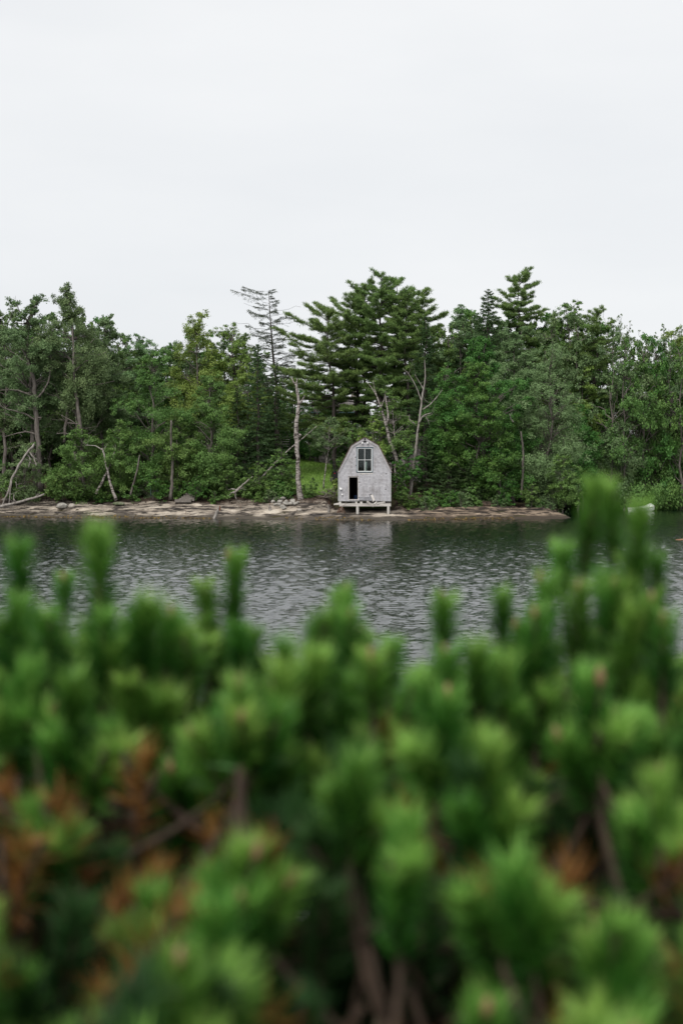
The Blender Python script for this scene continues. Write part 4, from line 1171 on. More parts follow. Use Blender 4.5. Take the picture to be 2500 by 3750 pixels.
# inside: bucket by the door
c = np.array([wx(1302, SY + 1.3), SY + 1.3, zb + .03])
e = empty('bucket', c, 0, 'blue plastic bucket standing inside the dark shed doorway', 'bucket')
b = MB(); b.tube([[0, 0, 0], [0, 0, .34], [0, 0, .36], [0, 0, .35]], [.12, .15, .16, .14], k=14); b.build('body', M['blue_plastic'], e)
b = MB(); th = np.linspace(0, math.pi, 9); b.tube(np.stack([.155 * np.cos(th), -.10 * np.sin(th), .35 + .02 * np.sin(th)], 1), .006, k=5); b.build('handle', M['black_metal'], e)
c = np.array([wx(1338, SY + .7), SY + .7, ze - .26])
e = empty('carton', c, 0, 'pale carton standing inside the shed window', 'carton')
b = MB(); b.box((-.09, -.06, 0), (.09, .06, .95)); b.build('body', M['torn_board'], e)
b = MB(); b.box((-.095, -.065, .952), (.095, .065, .975)); b.build('lid', M['torn_board'], e)

# loose boards hanging over the beam
def board(pa, pb, w, Y, label, yth=.05, name='loose_board', mat='weathered'):
    a, c = P(*pa, Y), P(*pb, Y + .12)
    mid = (a + c) / 2; L = np.linalg.norm(c - a); d = (c - a) / L
    up = np.cross(np.array([0, -1, 0]), d); up /= np.linalg.norm(up)
    ww = w / 2 / FPX * Y; yv = np.cross(d, up)
    b = MB(); V = []
    for sgn in (-1, 1):
        V += [-d * L / 2 + up * ww + yv * sgn * yth / 2, d * L / 2 + up * ww * .8 + yv * sgn * yth / 2, d * (L / 2 + .05) - up * ww + yv * sgn * yth / 2, -d * L / 2 - up * ww + yv * sgn * yth / 2]
    b.add(V, [[0, 1, 2, 3], [4, 7, 6, 5], [0, 4, 5, 1], [1, 5, 6, 2], [2, 6, 7, 3], [3, 7, 4, 0]])
    o = b.build(name, M[mat], None, label=label, cat='board', group='loose boards at the foot of the shed'); o.location = [float(v) for v in mid]
    return o
board((1343, 1836), (1366, 1853), 8, BY - .12, 'broken grey board slanting down over the cross beam')
board((1368, 1846), (1377, 1838), 5, BY - .11, 'short brown board end propped on the cross beam', mat='torn_board')
board((1379, 1844), (1408, 1838), 6, BY - .10, 'flat pale board lying on the right part of the beam')
board((1222, 1847), (1244, 1842), 5, BY - .05, 'splintered board sticking out left of the beam', mat='torn_board')
board((1230, 1848), (1248, 1847), 2.5, BY - .12, 'thin splinter below the left end of the beam', mat='torn_board')

# sticks leaning below the beam
bare('stick_pile', BY - .02, [[(1232, 1884, 1.4), (1240, 1868, 1.4), (1249, 1853, 1.2)], [(1238, 1888, 1.3), (1246, 1868, 1.2), (1250, 1853, 1)], [(1254, 1886, 1.3), (1252, 1868, 1.2), (1249, 1853, 1)], [(1264, 1886, 1), (1260, 1872, .9), (1253, 1856, .8)]], 'brown sticks propped under the left end of the shed', 'sticks', 'rust', part='stick', seed=30)
bare('brush_pile', 107.6, [[(1182, 1822, 1.6), (1200, 1806, 1.4), (1226, 1780, .8)], [(1176, 1800, 1.2), (1200, 1812, 1.2), (1228, 1824, .9)], [(1170, 1786, 1), (1190, 1806, 1), (1206, 1826, .7)], [(1188, 1790, 1), (1212, 1800, 1), (1232, 1806, .7)], [(1168, 1815, 1), (1195, 1822, 1), (1222, 1815, .7)]],
     'heap of dead brush left of the shed', 'brush', 'twig', part='stick', twigs=9, seed=31, tl=.5)

# ------------------------------------------------------------------ things on the rocks
def rock(px, py, w, h, Y, label, mat='stone', seed=0, flat=1.0, group=None, name='boulder', cat='boulder', rz=0.0):
    rng = np.random.default_rng(400 + seed)
    import bmesh
    bm = bmesh.new(); bmesh.ops.create_icosphere(bm, subdivisions=3, radius=1)
    V = np.array([v.co[:] for v in bm.verts]); T = np.array([[v.index for v in f.verts] for f in bm.faces]); bm.free()
    # cut by random planes for a broken, angular stone
    for i in range(9 if flat > 1 else 7):
        nrm = rng.normal(size=3); nrm /= np.linalg.norm(nrm); dd = rng.uniform(.55, .85) if flat > 1 else rng.uniform(.72, .95)
        q = V @ nrm - dd; V = V - np.clip(q, 0, None)[:, None] * nrm
    V *= 1 + .03 * rng.normal(size=(len(V), 1))
    hw = w / 2 / FPX * Y; hh = h / 2 / FPX * Y
    V = V / np.abs(V).max(0) * [hw, hw * .75, hh]
    c = P(px, py, Y)
    b = MB(); b.add(V, T=T, tint=0.0)
    o = b.build(name, M[mat], None, smooth=False, label=label, cat=cat, group=group)
    o.location = [float(v) for v in c]; o.rotation_euler.z = rz
    # let it rest on the ground
    g = gz(c[0], c[1]); o.location.z = g + hh * .72
    return o
def Yfor(px, py, zoff=0.0):
    """depth at which the ground shows at (px, py)"""
    Ys = np.arange(101, 125, .1); xs_ = (px - 1250) / FPX * Ys
    pr = HZ + (CAMH - (ground_z(xs_, Ys) + zoff)) / Ys * FPX
    k = np.argmax(pr < py)
    return float(Ys[max(k, 1)])
for i, (px, py, w, h, lb, mt) in enumerate([
    (227, 1858, 46, 24, 'smooth grey boulder resting on the left rock slab', 'stone'), (264, 1852, 26, 20, 'small brown boulder beside the smooth grey boulder', 'stone_tan'),
    (436, 1846, 46, 16, 'mossy green boulder at the foot of the crossed birches', 'moss_stone'), (22, 1830, 30, 14, 'grey rock in the grass at the left edge', 'stone_tan'),
    (92, 1820, 22, 12, 'pale rock in the grass above the fallen log', 'stone'), (1096, 1868, 22, 14, 'lone tan stone on the sand coloured ledge', 'stone_tan'),
    (1690, 1838, 50, 30, 'dark boulder in the shade under the big maple', 'moss_stone'), (1745, 1842, 30, 18, 'small dark boulder right of the shaded boulder', 'moss_stone')]):
    rock(px, py, w, h, Yfor(px, py + h * .4), lb, mt, seed=i)
pile = [(1012, 1833, 28, 14), (1036, 1826, 26, 12), (1058, 1822, 24, 10), (1026, 1840, 22, 14), (1050, 1838, 22, 14), (1072, 1838, 26, 18), (1016, 1852, 30, 12), (1048, 1848, 34, 16), (1036, 1858, 26, 14), (1082, 1846, 20, 12), (1000, 1840, 20, 12), (1064, 1846, 18, 12), (1040, 1862, 22, 10), (1090, 1842, 16, 9)]
for i, (px, py, w, h) in enumerate(pile):
    rock(px, py, w * 1.05, h * 1.15, Yfor(px, py + h * .35), 'angular pale stone in the heap at the foot of the snag', 'stone', 20 + i, 2.0, 'heap of stones by the snag', 'stone', 'stone', rz=i * 1.1)
for i, (px, py, w, h, Y) in enumerate([(2420, 1852, 26, 14, 130), (2412, 1840, 30, 16, 131), (2452, 1845, 34, 18, 130.6), (2484, 1850, 36, 20, 130.2), (2470, 1832, 30, 18, 132), (2436, 1830, 28, 14, 132.4), (2500, 1838, 30, 18, 131.4)]):
    rock(px, py, w, h, Y, 'dark rounded rock on the cove shore behind the dinghy', 'stone_tan', 50 + i, 1.0, 'rocks along the cove shore')

def post(px, pt, pb, w, label, lean=0, mat='dead_wood', name='wooden_post', cat='post', Y=None):
    Y = Y or Yfor(px, pb)
    a = P(px, pb + 3, Y); c = P(px + lean, pt, Y)
    e = empty(name, a, 0, label, cat)
    b = MB(); r_ = w / 2 / FPX * Y; rng = np.random.default_rng(int(px))
    b.tube(curve(np.zeros(3), c - a, 5, 0, .01, rng), [r_ * 1.1, r_ * 1.05, r_, r_, r_ * .8], k=9, rough=.08, rng=rng)
    b.build('stem', M[mat], e)
    return e, c - a, r_
e, tip, r_ = post(784, 1857, 1897, 12, 'leaning broken pile at the water edge with red split top', lean=18, mat='dead_wood', Y=103.8)
b = MB(); b.tube([tip + [.05, -.03, -.25], tip + [.07, -.03, .0], tip + [.08, -.03, .10]], [.07, .06, .02], k=5); b.build('splinter', M['rust'], e)
e, tip, r_ = post(988, 1852, 1870, 10, 'short dark stump post below the stone heap')
b = MB(); b.tube([tip, tip + [.02, 0, .22]], [.015, .01], k=5); b.build('pin', M['rust'], e)
e, tip, r_ = post(1203, 1848, 1878, 9, 'grey stump post with rusty pin left of the shed')
b = MB(); b.tube([tip, tip + [.01, 0, .28]], [.015, .01], k=5); b.build('pin', M['rust'], e)
for px, pt, pb, lb in ((881, 1850, 1869, 'thin rusty rod standing on the pale ledge'), (680, 1868, 1888, 'thin rusty rod standing near the leaning pile')):
    Y = Yfor(px, pb); a = P(px, pb + 2, Y)
    b = MB(); b.tube([[0, 0, 0], P(px, pt, Y) - a], [.014, .011], k=5)
    o = b.build('iron_rod', M['rust'], None, label=lb, cat='rod'); o.location = [float(v) for v in a]
bare('driftwood_stick', Yfor(740, 1893), [[(648, 1895, 1.2), (700, 1890, 1.6), (765, 1886, 1.8), (792, 1884, 1)]], 'dark driftwood stick lying left of the leaning pile', 'stick', 'twig', part='stem', seed=33)
bare('driftwood_stick', Yfor(480, 1818), [[(430, 1822, 1.5), (470, 1818, 1.6), (515, 1812, 1.2)], [(500, 1814, 1), (512, 1806, .8), (520, 1804, .5)]], 'pale stick lying on the bank left of the steps', 'stick', 'dead_wood', part='stem', seed=34)

# stone steps with two thin rails
Y0 = 108.3
e = empty('stone_steps', P(672, 1833, Y0), 0, 'weathered concrete steps climbing from the ledge into the trees', 'steps')
p0 = P(672, 1833, Y0)
for i, (pa, pb, py) in enumerate([(640, 700, 1829), (656, 712, 1824), (664, 714, 1818), (672, 716, 1812), (680, 718, 1806), (690, 722, 1800)]):
    Yi = Y0 + i * .3
    a, c = P(pa, py, Yi) - p0, P(pb, py, Yi) - p0
    b = MB(); b.box((a[0], a[1], a[2] - .22), (c[0], a[1] + .34, a[2])); b.build('step', M['concrete'], e)
for px in (572, 0):
    if px: continue
for pxs in ([(553, 1815), (552, 1780), (565, 1768), (580, 1758)], [(576, 1808), (576, 1782), (582, 1776)]):
    pts = [P(a, c, Y0 + .4 + .2 * i) - p0 for i, (a, c) in enumerate(pxs)]
    b = MB(); b.tube(pts, .02, k=6); b.build('handrail', M['teal_metal'], e)

# ------------------------------------------------------------------ utility vehicle behind the shed
vx0 = wx(1216, 113.0)
vl = np.array([vx0 + .75, 113.4, gz(vx0 + .75, 113.4)])
e = empty('utility_vehicle', vl, R(4), 'black utility vehicle with roof rails parked on the lawn behind the shed', 'vehicle')
b = MB(); b.box((-.72, -.9, .42), (.72, 1.0, .95)); b.box((-.66, .3, .95), (.66, 1.7, 1.05)); b.box((-.72, 1.02, .40), (.72, 2.1, .80)); b.build('body', M['black_metal'], e)
b = MB(); b.box((-.70, -.96, .50), (.70, -.91, .92)); tg = b.build('tailgate', M['black_metal'], e)
b = MB(); b.box((-.5, -.985, .74), (.5, -.962, .80)); b.build('handle', M['rubber'], tg)
for sx_ in (-.62, .62):
    b = MB(); b.tube([[sx_, -.85, .95], [sx_, -.80, 1.22], [sx_, .4, 1.24], [sx_, .5, 1.8], [sx_, 1.3, 1.8], [sx_, 1.75, 1.05]], .028, k=6); b.build('roll_bar', M['black_metal'], e)
b = MB(); b.tube([[-.62, -.80, 1.22], [.62, -.80, 1.22]], .025, k=6); b.tube([[-.62, .5, 1.8], [.62, .5, 1.8]], .025, k=6); b.build('cross_bar', M['black_metal'], e)
for sx_ in (-.66, .66):
    for sy_ in (-.45, 1.5):
        th = np.linspace(0, 2 * math.pi, 17)
        b = MB(); b.tube([[sx_ - .14, sy_, .34], [sx_ - .12, sy_, .34], [sx_ + .12, sy_, .34], [sx_ + .14, sy_, .34]], [.28, .34, .34, .28], k=18); w = b.build('wheel', M['rubber'], e)
        b = MB(); b.tube([[sx_ - .15, sy_, .34], [sx_ + .15, sy_, .34]], .17, k=12); b.build('rim', M['weathered'], w)
    b = MB(); b.box((sx_ * .95 - .05, -.975, .84), (sx_ * .95 + .05, -.962, .91)); b.build('tail_light', M['red_lens'], e)

# ------------------------------------------------------------------ house among the pines, outbuilding, porch steps
def shingled(b, xa, xb, y, za, zc, ch=.28, rng=None, cut=None):
    z = za
    while z < zc - .01:
        zt_ = min(z + ch, zc); x = xa
        while x < xb:
            w = rng.uniform(.22, .45); x2 = min(x + w, xb)
            V = [[x + .006, y - .03, z], [x2 - .006, y - .03, z], [x2 - .006, y - .008, zt_], [x + .006, y - .008, zt_], [x + .006, y, z], [x2 - .006, y, z]]
            b.add(V, [[0, 1, 2, 3], [0, 4, 5, 1]], tint=rng.random()); x = x2
        z = zt_
rng = np.random.default_rng(8)
HY = 137.0
hx0, hx1 = wx(1150, HY), wx(1330, HY)
hz0 = gz((hx0 + hx1) / 2, HY) - .3; hze = wz(1505, HY); hzr = wz(1448, HY + 3.5)
house = empty('house', ((hx0 + hx1) / 2, HY, 0), 0, 'grey shingled house half hidden by the white pines', 'house')
o_ = np.array([(hx0 + hx1) / 2, HY, 0])
hw = (hx1 - hx0) / 2
b = MB(); b.box((-hw, 0, hz0), (hw, 7, hze)); shingled(b, -hw, hw, 0, hz0, hze, rng=rng); b.build('wall', M['house_wall'], house, kind='stuff')
b = MB()
rr_ = 10
for i in range(rr_):
    t0_, t1_ = i / rr_, (i + 1) / rr_
    for s_ in (0, 1):
        ya, yb = (-.4 + 3.9 * t0_, -.4 + 3.9 * t1_) if s_ == 0 else (7.4 - 3.9 * t0_, 7.4 - 3.9 * t1_)
        za, zc = hze - .1 + (hzr - hze) * t0_, hze - .1 + (hzr - hze) * t1_
        x = -hw - .3
        while x < hw + .3:
            w = rng.uniform(.3, .5); x2 = min(x + w, hw + .3)
            V = [[x + .01, ya, za + .05], [x2 - .01, ya, za + .05], [x2 - .01, yb, zc + .01], [x + .01, yb, zc + .01], [x + .01, ya, za - .05], [x2 - .01, ya, za - .05], [x2 - .01, yb, zc - .08], [x + .01, yb, zc - .08]]
            b.add(V, [[0, 1, 2, 3], [0, 4, 5, 1], [0, 3, 7, 4], [1, 5, 6, 2], [4, 7, 6, 5]], tint=rng.random()); x = x2
b.build('roof', M['house_roof'], house, kind='stuff')
for s_ in (-1, 1):
    b = MB(); b.add([[s_ * hw, 0, hze - .1], [s_ * hw, 7, hze - .1], [s_ * hw, 3.5, hzr - .12], [s_ * (hw - .05), 0, hze - .1], [s_ * (hw - .05), 7, hze - .1], [s_ * (hw - .05), 3.5, hzr - .12]], Q=[[0, 3, 5, 2], [1, 2, 5, 4]], T=[[0, 1, 2], [3, 5, 4]])
    b.build('gable', M['house_wall'], house)
for px in (1178, 1222, 1262, 1300):
    xa = wx(px, HY) - o_[0]; za = wz(1548, HY)
    b = MB(); b.box((xa - .42, -.06, za - .55), (xa - .34, .02, za + .55)); b.box((xa + .34, -.06, za - .55), (xa + .42, .02, za + .55)); b.box((xa - .34, -.06, za + .47), (xa + .34, .02, za + .55)); b.box((xa - .34, -.06, za - .55), (xa + .34, .02, za - .47))
    b.box((xa - .34, -.05, za - .02), (xa + .34, .0, za + .02))
    w = b.build('window', M['white_paint'], house)
    b = MB(); b.box((xa - .34, -.04, za - .47), (xa + .34, -.034, za - .02)); b.box((xa - .34, -.04, za + .02), (xa + .34, -.034, za + .47)); b.build('pane', M['glass'], w)
b = MB(); b.box((-hw - .3, -.52, hze - .2), (hw + .3, -.41, hze - .1)); b.build('gutter', M['teal_metal'], house)
b = MB(); b.box((1.2, 3.2, hzr - .3), (1.8, 3.8, hzr + .7)); b.build('chimney', M['stone_tan'], house)

OY = 120.0
a0, a1 = wx(1425, OY), wx(1540, OY)
ob = empty('outbuilding', ((a0 + a1) / 2, OY, 0), 0, 'weathered outbuilding hidden in the trees right of the shed', 'shed')
hw = (a1 - a0) / 2; oz0 = gz((a0 + a1) / 2, OY) - .3; oz1 = wz(1612, OY)
b = MB(); b.box((-hw, 0, oz0), (hw, 3, oz1)); shingled(b, -hw, hw, 0, oz0, oz1, ch=.2, rng=rng); b.build('wall', M['house_wall'], ob, kind='stuff')
b = MB(); b.add([[-hw - .2, -.25, oz1], [hw + .2, -.25, oz1], [hw + .2, 3.2, oz1 + .7], [-hw - .2, 3.2, oz1 + .7], [-hw - .2, -.25, oz1 + .08], [hw + .2, -.25, oz1 + .08], [hw + .2, 3.2, oz1 + .78], [-hw - .2, 3.2, oz1 + .78]], [[0, 3, 2, 1], [4, 5, 6, 7], [0, 1, 5, 4], [1, 2, 6, 5], [2, 3, 7, 6], [3, 0, 4, 7]]); b.build('roof', M['house_roof'], ob)
xa = wx(1489, OY) - (a0 + a1) / 2
b = MB(); b.box((xa - .14, -.05, wz(1655, OY)), (xa + .14, -.035, wz(1630, OY))); b.build('window', M['black_metal'], ob)

PY_ = 128.0
p0 = P(1045, 1640, PY_)
e = empty('porch_steps', p0, 0, 'open wooden steps in the dark under the spruces behind the snag', 'steps')
for i, py in enumerate((1634, 1625, 1616.5, 1608.5, 1599.5)):
    a, c = P(1034 + i, py, PY_ + i * .25) - p0, P(1057 + i, py, PY_ + i * .25) - p0
    b = MB(); b.box((a[0], a[1], a[2] - .04), (c[0], a[1] + .24, a[2])); b.build('tread', M['weathered'], e)
for px in (1034, 1058):
    a, c = P(px, 1642, PY_) - p0, P(px + 4, 1598, PY_ + 1.3) - p0
    b = MB(); b.tube([a + [0, .1, -.3], c], .05, k=4); b.build('stringer', M['dark_inside'], e)
b = MB(); a = P(1032, 1640, PY_) - p0; b.tube([a, a + [0, 0, .62]], .03, k=5); b.build('handrail', M['weathered'], e)

# ------------------------------------------------------------------ dinghy and floating log
DY = 120.5
c = P(2350, HZ + CAMH / DY * FPX, DY)
e = empty('dinghy', (c[0], DY, 0), R(18), 'small white dinghy moored in the cove at right', 'dinghy')
L = 2.3; st = np.linspace(0, 1, 13); rb = []
k = 9
prof_w = np.interp(st, [0, .15, .45, .75, .92, 1], [.42, .48, .53, .42, .20, .03])
sheer = np.interp(st, [0, .5, 1], [.32, .30, .45])
keel = np.interp(st, [0, .8, 1], [-.10, -.12, .12])
an = np.linspace(0, math.pi, k)
V = []
for i in range(13):
    for a in an:
        V.append([(st[i] - .5) * L, prof_w[i] * math.cos(a) * (1 if abs(math.cos(a)) > .9 else 1.0), sheer[i] - (sheer[i] - keel[i]) * math.sin(a) ** .7])
V = np.array(V); Q = []
for i in range(12):
    for j in range(k - 1): Q.append([i * k + j, i * k + j + 1, (i + 1) * k + j + 1, (i + 1) * k + j])
b = MB(); b.add(V, Q); b.add(V[:k], T=[[0, j, j + 1] for j in range(1, k - 1)]); b.build('hull', M['white_gel'], e, smooth=True)
b = MB()  # raised cover that slopes from a peak near the bow to the stern
rdg = np.interp(st, [0, .3, .6, .84, 1], [.34, .38, .48, .70, .48])
V = []
for i in range(13):
    V += [[(st[i] - .5) * L, -prof_w[i] - .02, sheer[i] + .01], [(st[i] - .5) * L, -prof_w[i] * .35, rdg[i] * .97], [(st[i] - .5) * L, prof_w[i] * .35, rdg[i] * .97], [(st[i] - .5) * L, prof_w[i] + .02, sheer[i] + .01]]
Q = [[i * 4 + j, i * 4 + j + 1, i * 4 + j + 5, i * 4 + j + 4] for i in range(12) for j in range(3)]
b.add(V, Q); b.build('cover', M['white_gel'], e, smooth=True)
for s_ in (-1, 1):
    b = MB(); b.tube(np.stack([(st - .5) * L, s_ * (prof_w + .025), sheer + .005], 1), .022, k=6); b.build('gunwale', M['torn_board'], e)

LY = CAMH * FPX / 277.0
c = P(2490, 1976, LY)
bare('floating_log', LY, [[(2472, 1976, .8), (2490, 1975.5, 1.6), (2520, 1975, 2.0), (2580, 1976, 1.8)]], 'thin orange brown log floating at the right edge', 'log', 'log_orange', part='stem', seed=40)

# ------------------------------------------------------------------ mugo pine bushes in front of the camera
def make_shoot(seed, L=.10, nn=300, tone=0.0, spread=1.0):
    rng = np.random.default_rng(seed)
    stem = MB(); bend = rng.normal(size=2) * .008
    zz = np.linspace(-.20, L, 7)
    pts = np.stack([bend[0] * (zz / L) ** 2, bend[1] * (zz / L) ** 2, zz], 1)
    stem.tube(pts, np.linspace(.0058, .0034, 7), k=6)
    nd = MB()
    u = rng.random(nn) ** .85
    zb_ = -.025 + (L + .022) * u
    az = rng.random(nn) * 2 * math.pi
    ang = np.interp(u, [0, .6, 1], [1.05, .85, .62]) * rng.uniform(.5, 1.3, nn) * spread
    D = np.stack([np.sin(ang) * np.cos(az), np.sin(ang) * np.sin(az), np.cos(ang)], 1)
    B = np.stack([np.interp(zb_, zz, pts[:, 0]), np.interp(zb_, zz, pts[:, 1]), zb_], 1)
    tn = np.clip(.06 + .72 * u ** 2 + rng.normal(size=nn) * .14 + tone, 0, 1)  # light painted along the shoot: tint dark at its base, bright at its top
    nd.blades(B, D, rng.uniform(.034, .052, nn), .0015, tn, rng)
    bud = MB()
    p = pts[-1]
    bud.tube([p, p + [0, 0, .006], p + [0, 0, .014], p + [0, 0, .022]], [.0035, .0055, .005, .0012], k=7)
    return stem.mesh('shoot', M['mugo_stem'], True), nd, bud.mesh('bud', M['bud'], True)
LV = [.07, .12, .055, .065, .05, .13, .06, .08]
variants = []
for i in range(8):
    s_, nd, bd = make_shoot(600 + i, LV[i], [440, 600, 420, 460, 400, 640, 420, 440][i], [0, .05, .12, -.1, .22, .0, .04, -.05][i], [1, .9, 1.1, 1, 1.15, .85, 1.05, 1.0][i])
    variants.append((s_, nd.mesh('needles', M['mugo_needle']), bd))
shaded_shoots = []
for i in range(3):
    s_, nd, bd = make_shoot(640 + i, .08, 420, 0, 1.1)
    shaded_shoots.append((s_, nd.mesh('needles', M['shaded_needle']), bd))
dead = []
for i in range(2):
    s_, nd, bd = make_shoot(650 + i, .13, 130, 0, 1.3)
    dead.append((s_, nd.mesh('needles', M['dead_needle']), bd))

bushes = []
for i, (bx, by, lb) in enumerate([(-.42, 2.0, 'mugo pine bush at left with tall candles, out of focus'), (.52, 2.05, 'mugo pine bush at right with the tallest candle, out of focus'),
                                  (-.24, 1.05, 'nearest mugo pine bush at lower left, out of focus'), (.30, 1.15, 'nearest mugo pine bush at lower right, out of focus')]):
    z = float(znear(np.array([bx]), np.array([by]))[0])
    bushes.append((empty('pine_bush', (bx, by, z - .03), 0, lb, 'pine bush', 'mugo pine bushes in front of the camera'), np.array([bx, by, z - .03])))
rng = np.random.default_rng(21)
ends = {0: [], 1: [], 2: [], 3: []}
def put_shoot(tip, var, s, tilt, rz, L, use_bud=None):
    if use_bud is None: use_bud = rng.random() < .3
    tip = np.asarray(tip, float)
    k = int(np.argmin([np.hypot(tip[0] - c[0], (tip[1] - c[1])) for _, c in bushes]))
    e, c0 = bushes[k]
    rot = Matrix.Rotation(rz, 3, 'Z') @ Matrix.Rotation(tilt, 3, 'X')
    base = Vector(tip) - rot @ Vector((0, 0, (L + .035) * s))
    o = bpy.data.objects.new('shoot', var[0]); C.objects.link(o); o.parent = e
    o.location = base - Vector(c0); o.rotation_euler = rot.to_euler(); o.scale = (s, s, s)
    o2 = bpy.data.objects.new('needles', var[1]); C.objects.link(o2); o2.parent = o; o2['kind'] = 'stuff'; o2.rotation_euler.z = rng.uniform(0, 6.28)
    if use_bud:
        o3 = bpy.data.objects.new('bud', var[2]); C.objects.link(o3); o3.parent = o
    bot = base - Vector(c0) + rot @ Vector((0, 0, -.195 * s))
    ends[k].append((np.array(bot), s))
top_shoots = [  # px, py of the tip, width px, depth, variant
    (363, 1872, 150, 2.05, 1), (76, 1925, 150, 2.05, 0), (239, 2070, 100, 2.3, 2), (837, 1985, 115, 2.35, 5), (741, 2090, 110, 2.35, 2), (558, 2130, 170, 2.0, 0), (500, 2160, 150, 2.0, 3), (620, 2180, 150, 2.0, 0),
    (940, 2255, 120, 2.2, 0), (1235, 2125, 120, 2.2, 1), (1260, 2110, 100, 2.25, 3), (120, 2280, 150, 2.0, 2), (20, 2200, 150, 2.0, 0),
    (2166, 1712, 115, 2.1, 5), (2236, 1724, 105, 2.1, 1), (2316, 1796, 125, 2.0, 5), (2392, 1985, 115, 2.05, 0), (2063, 1945, 130, 2.2, 2), (1991, 2055, 135, 2.15, 1), (1832, 2115, 125, 2.3, 0), (1903, 2230, 140, 2.15, 3),
    (1632, 2130, 140, 2.25, 2), (1728, 2290, 170, 1.9, 0), (1640, 2320, 170, 1.9, 3), (1433, 2300, 130, 2.1, 2), (2300, 1990, 150, 2.05, 1), (2240, 2080, 150, 2.0, 0), (1150, 2230, 140, 2.1, 3), (1320, 2260, 130, 2.1, 0),
    (2140, 2230, 150, 2.0, 3), (2330, 2160, 150, 1.95, 1), (1050, 2290, 140, 2.0, 0), (880, 2240, 130, 2.1, 3), (330, 2250, 140, 2.1, 0), (420, 2300, 150, 2.0, 3), (1840, 2350, 150, 1.95, 1), (200, 2300, 140, 2.0, 3), (1560, 2400, 170, 1.9, 2), (700, 2250, 150, 2.0, 6), (1020, 2360, 180, 1.85, 1), (1140, 2330, 170, 1.9, 6), (1360, 2330, 160, 1.9, 2), (2130, 2090, 150, 2.0, 7), (2212, 2040, 140, 2.05, 3), (2290, 2070, 150, 2.0, 0), (2378, 2130, 150, 1.95, 3), (2430, 2200, 150, 1.9, 7), (60, 2130, 160, 2.0, 7), (170, 2180, 160, 1.95, 3), (380, 2190, 150, 2.0, 7), (1180, 2190, 150, 2.05, 3), (1290, 2190, 150, 2.05, 7), (1960, 2180, 150, 2.0, 7)]
for px, py, w, Y, v in top_shoots:
    s = w / FPX * Y / .062 * (1.2 if v in (1, 5) else 1.05)
    put_shoot(P(px, py, Y), variants[v], s, rng.normal() * .10, rng.uniform(0, 6.28), LV[v])
    for q in range(0 if px > 2050 and py < 2000 else 3):
        az = rng.uniform(0, 6.28); dn = rng.uniform(.10, .17); rr_ = rng.uniform(.02, .05); tp_ = P(px, py, Y)
        vq = [0, 2, 3, 6][rng.integers(0, 4)]
        put_shoot((tp_[0] + math.sin(az) * rr_, tp_[1] - math.cos(az) * rr_, tp_[2] - dn), variants[vq], s * rng.uniform(.8, 1), rng.uniform(.2, .5), az, LV[vq], False)
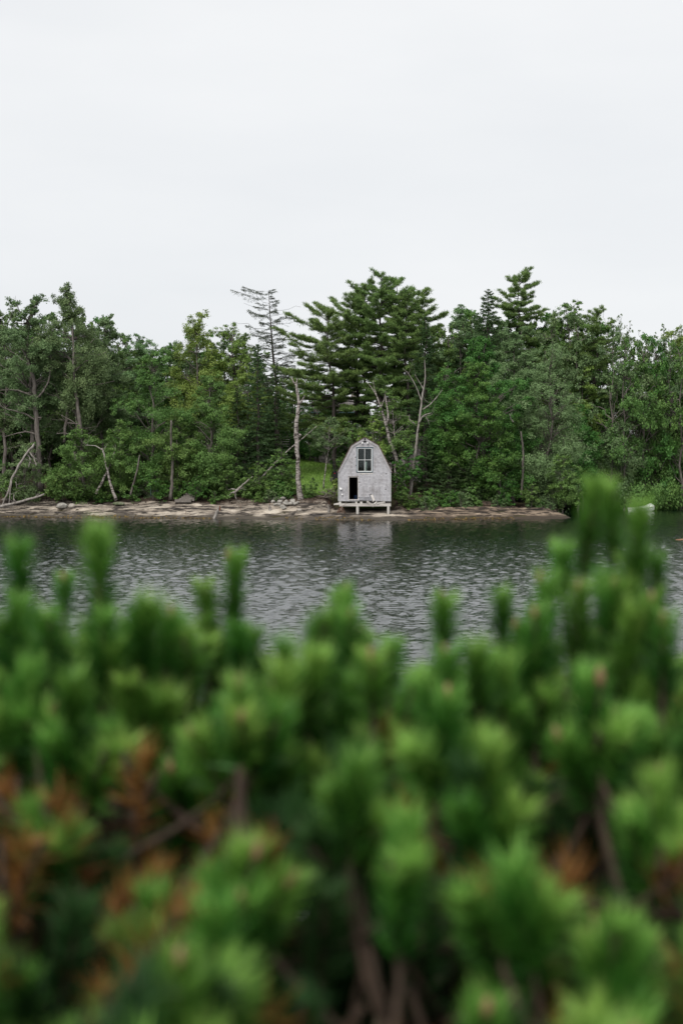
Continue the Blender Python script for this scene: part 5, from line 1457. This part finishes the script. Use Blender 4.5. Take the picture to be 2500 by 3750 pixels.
# the body of the bushes: whorls of tufts round each branch end
pts = []
tries = 0
while tries < 9000 and len(pts) < 170:
    tries += 1
    Y = 1.15 + 1.5 * rng.random() ** .8; hwid = .24 * Y * 1.12 + .06
    x = rng.uniform(-hwid, hwid)
    if any((x - q[0]) ** 2 + (Y - q[1]) ** 2 < (.100 if Y < 1.6 else .116) ** 2 for q in pts): continue
    pts.append((x, Y))
for x, Y in pts:
    px = x / Y * FPX + 1250
    gap = float(fbm(np.array([x * 5.0 + 3]), np.array([Y * 5.0]), 3)[0])
    zt_ = float(np.interp(Y, [1.15, 1.3, 1.6, 2.0, 2.6], [3.47, 3.53, 3.63, 3.70, 3.71])) + .12 * gap + rng.normal() * .055
    # the crest stays below the open water in the middle
    lim = np.interp(px, [0, 400, 600, 900, 1000, 1300, 1500, 1700, 1900, 2200, 2500], [2180, 2230, 2180, 2310, 2420, 2240, 2420, 2370, 2320, 2170, 2440])
    zt_ = min(zt_, CAMH - (lim + 30 - HZ) / FPX * Y)
    brown = (gap < -.17 and rng.random() < .5) or rng.random() < (.28 if 150 < px < 720 and 1.4 < Y < 2.05 else .05)
    nside = rng.integers(2, 5); a0 = rng.random() * 6.28
    if brown:
        put_shoot((x, Y, zt_ - .01), dead[rng.integers(0, 2)], rng.uniform(.9, 1.2), rng.normal() * .4, a0, .13, False)
    else:
        v = [0, 3, 7, 1, 6][rng.integers(0, 5)]
        put_shoot((x, Y, zt_ + .01), variants[v], rng.uniform(.95, 1.25), rng.normal() * .15, a0, LV[v])
    for q in range(nside):
        az = a0 + q * 6.283 / nside + rng.normal() * .3; tl_ = rng.uniform(.35, .75); rr_ = rng.uniform(.045, .075)
        v = [0, 2, 3, 4, 6, 7][rng.integers(0, 6)]
        tipq = (x - math.sin(az) * -rr_, Y - math.cos(az) * rr_, zt_ - rng.uniform(.02, .07))
        put_shoot(tipq, variants[v], rng.uniform(.9, 1.15), tl_, az, LV[v])
# shaded growth further down inside the bushes
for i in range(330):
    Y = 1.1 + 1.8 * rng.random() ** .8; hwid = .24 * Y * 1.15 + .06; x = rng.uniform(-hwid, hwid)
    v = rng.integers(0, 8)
    put_shoot((x, Y, float(np.interp(Y, [1.1, 1.6, 2.0, 2.9], [3.36, 3.49, 3.54, 3.50])) + rng.normal() * .05), shaded_shoots[v % 3], rng.uniform(.9, 1.3), rng.normal() * .6, rng.uniform(0, 6.28), .08, False)
# older brown growth below
for i in range(110):
    Y = 1.1 + 1.6 * rng.random(); hwid = .24 * Y * 1.15 + .05; x = rng.uniform(-hwid, hwid)
    put_shoot((x, Y, float(np.interp(Y, [1.1, 1.6, 2.0, 2.7], [3.40, 3.53, 3.58, 3.56])) + rng.normal() * .05), dead[i % 2], rng.uniform(1, 1.4), rng.normal() * .6, rng.uniform(0, 6.28), .13, False)
# branches that carry the shoots
for k, (e, c0) in enumerate(bushes):
    pe = ends[k]
    if not pe: continue
    order = sorted(range(len(pe)), key=lambda i: math.atan2(pe[i][0][1], pe[i][0][0]))
    for g in range(0, len(order), 7):
        grp = [pe[i][0] for i in order[g:g + 7]]
        hub = np.mean(grp, 0) * np.array([.72, .72, 1]); hub[2] -= .16
        b = MB()
        b.tube(curve(np.array([0, 0, .0]), hub, 9, .05, .018, rng), np.linspace(.012, .006, 9), k=7, rough=.1, rng=rng)
        for q in grp: b.tube(curve(hub, q, 5, -.02, .008, rng), np.linspace(.009, .005, 5), k=6)
        b.build('branch', M['mugo_stem'], e, smooth=True)
# the same bushes go on to either side of the view
for i, (e, c0) in enumerate(bushes):
    for sx_, tx in ((-1.28, 'further left'), (1.28, 'further right')):
        c = copy_tree(e)
        c.location = (c0[0] + sx_, c0[1], c0[2] + .02)
        tag(c, ['mugo pine bush standing behind, %s than those in view', 'second mugo pine bush standing behind, %s than those in view', 'near mugo pine bush standing %s than those in view', 'second near mugo pine bush standing %s than those in view'][i] % tx)
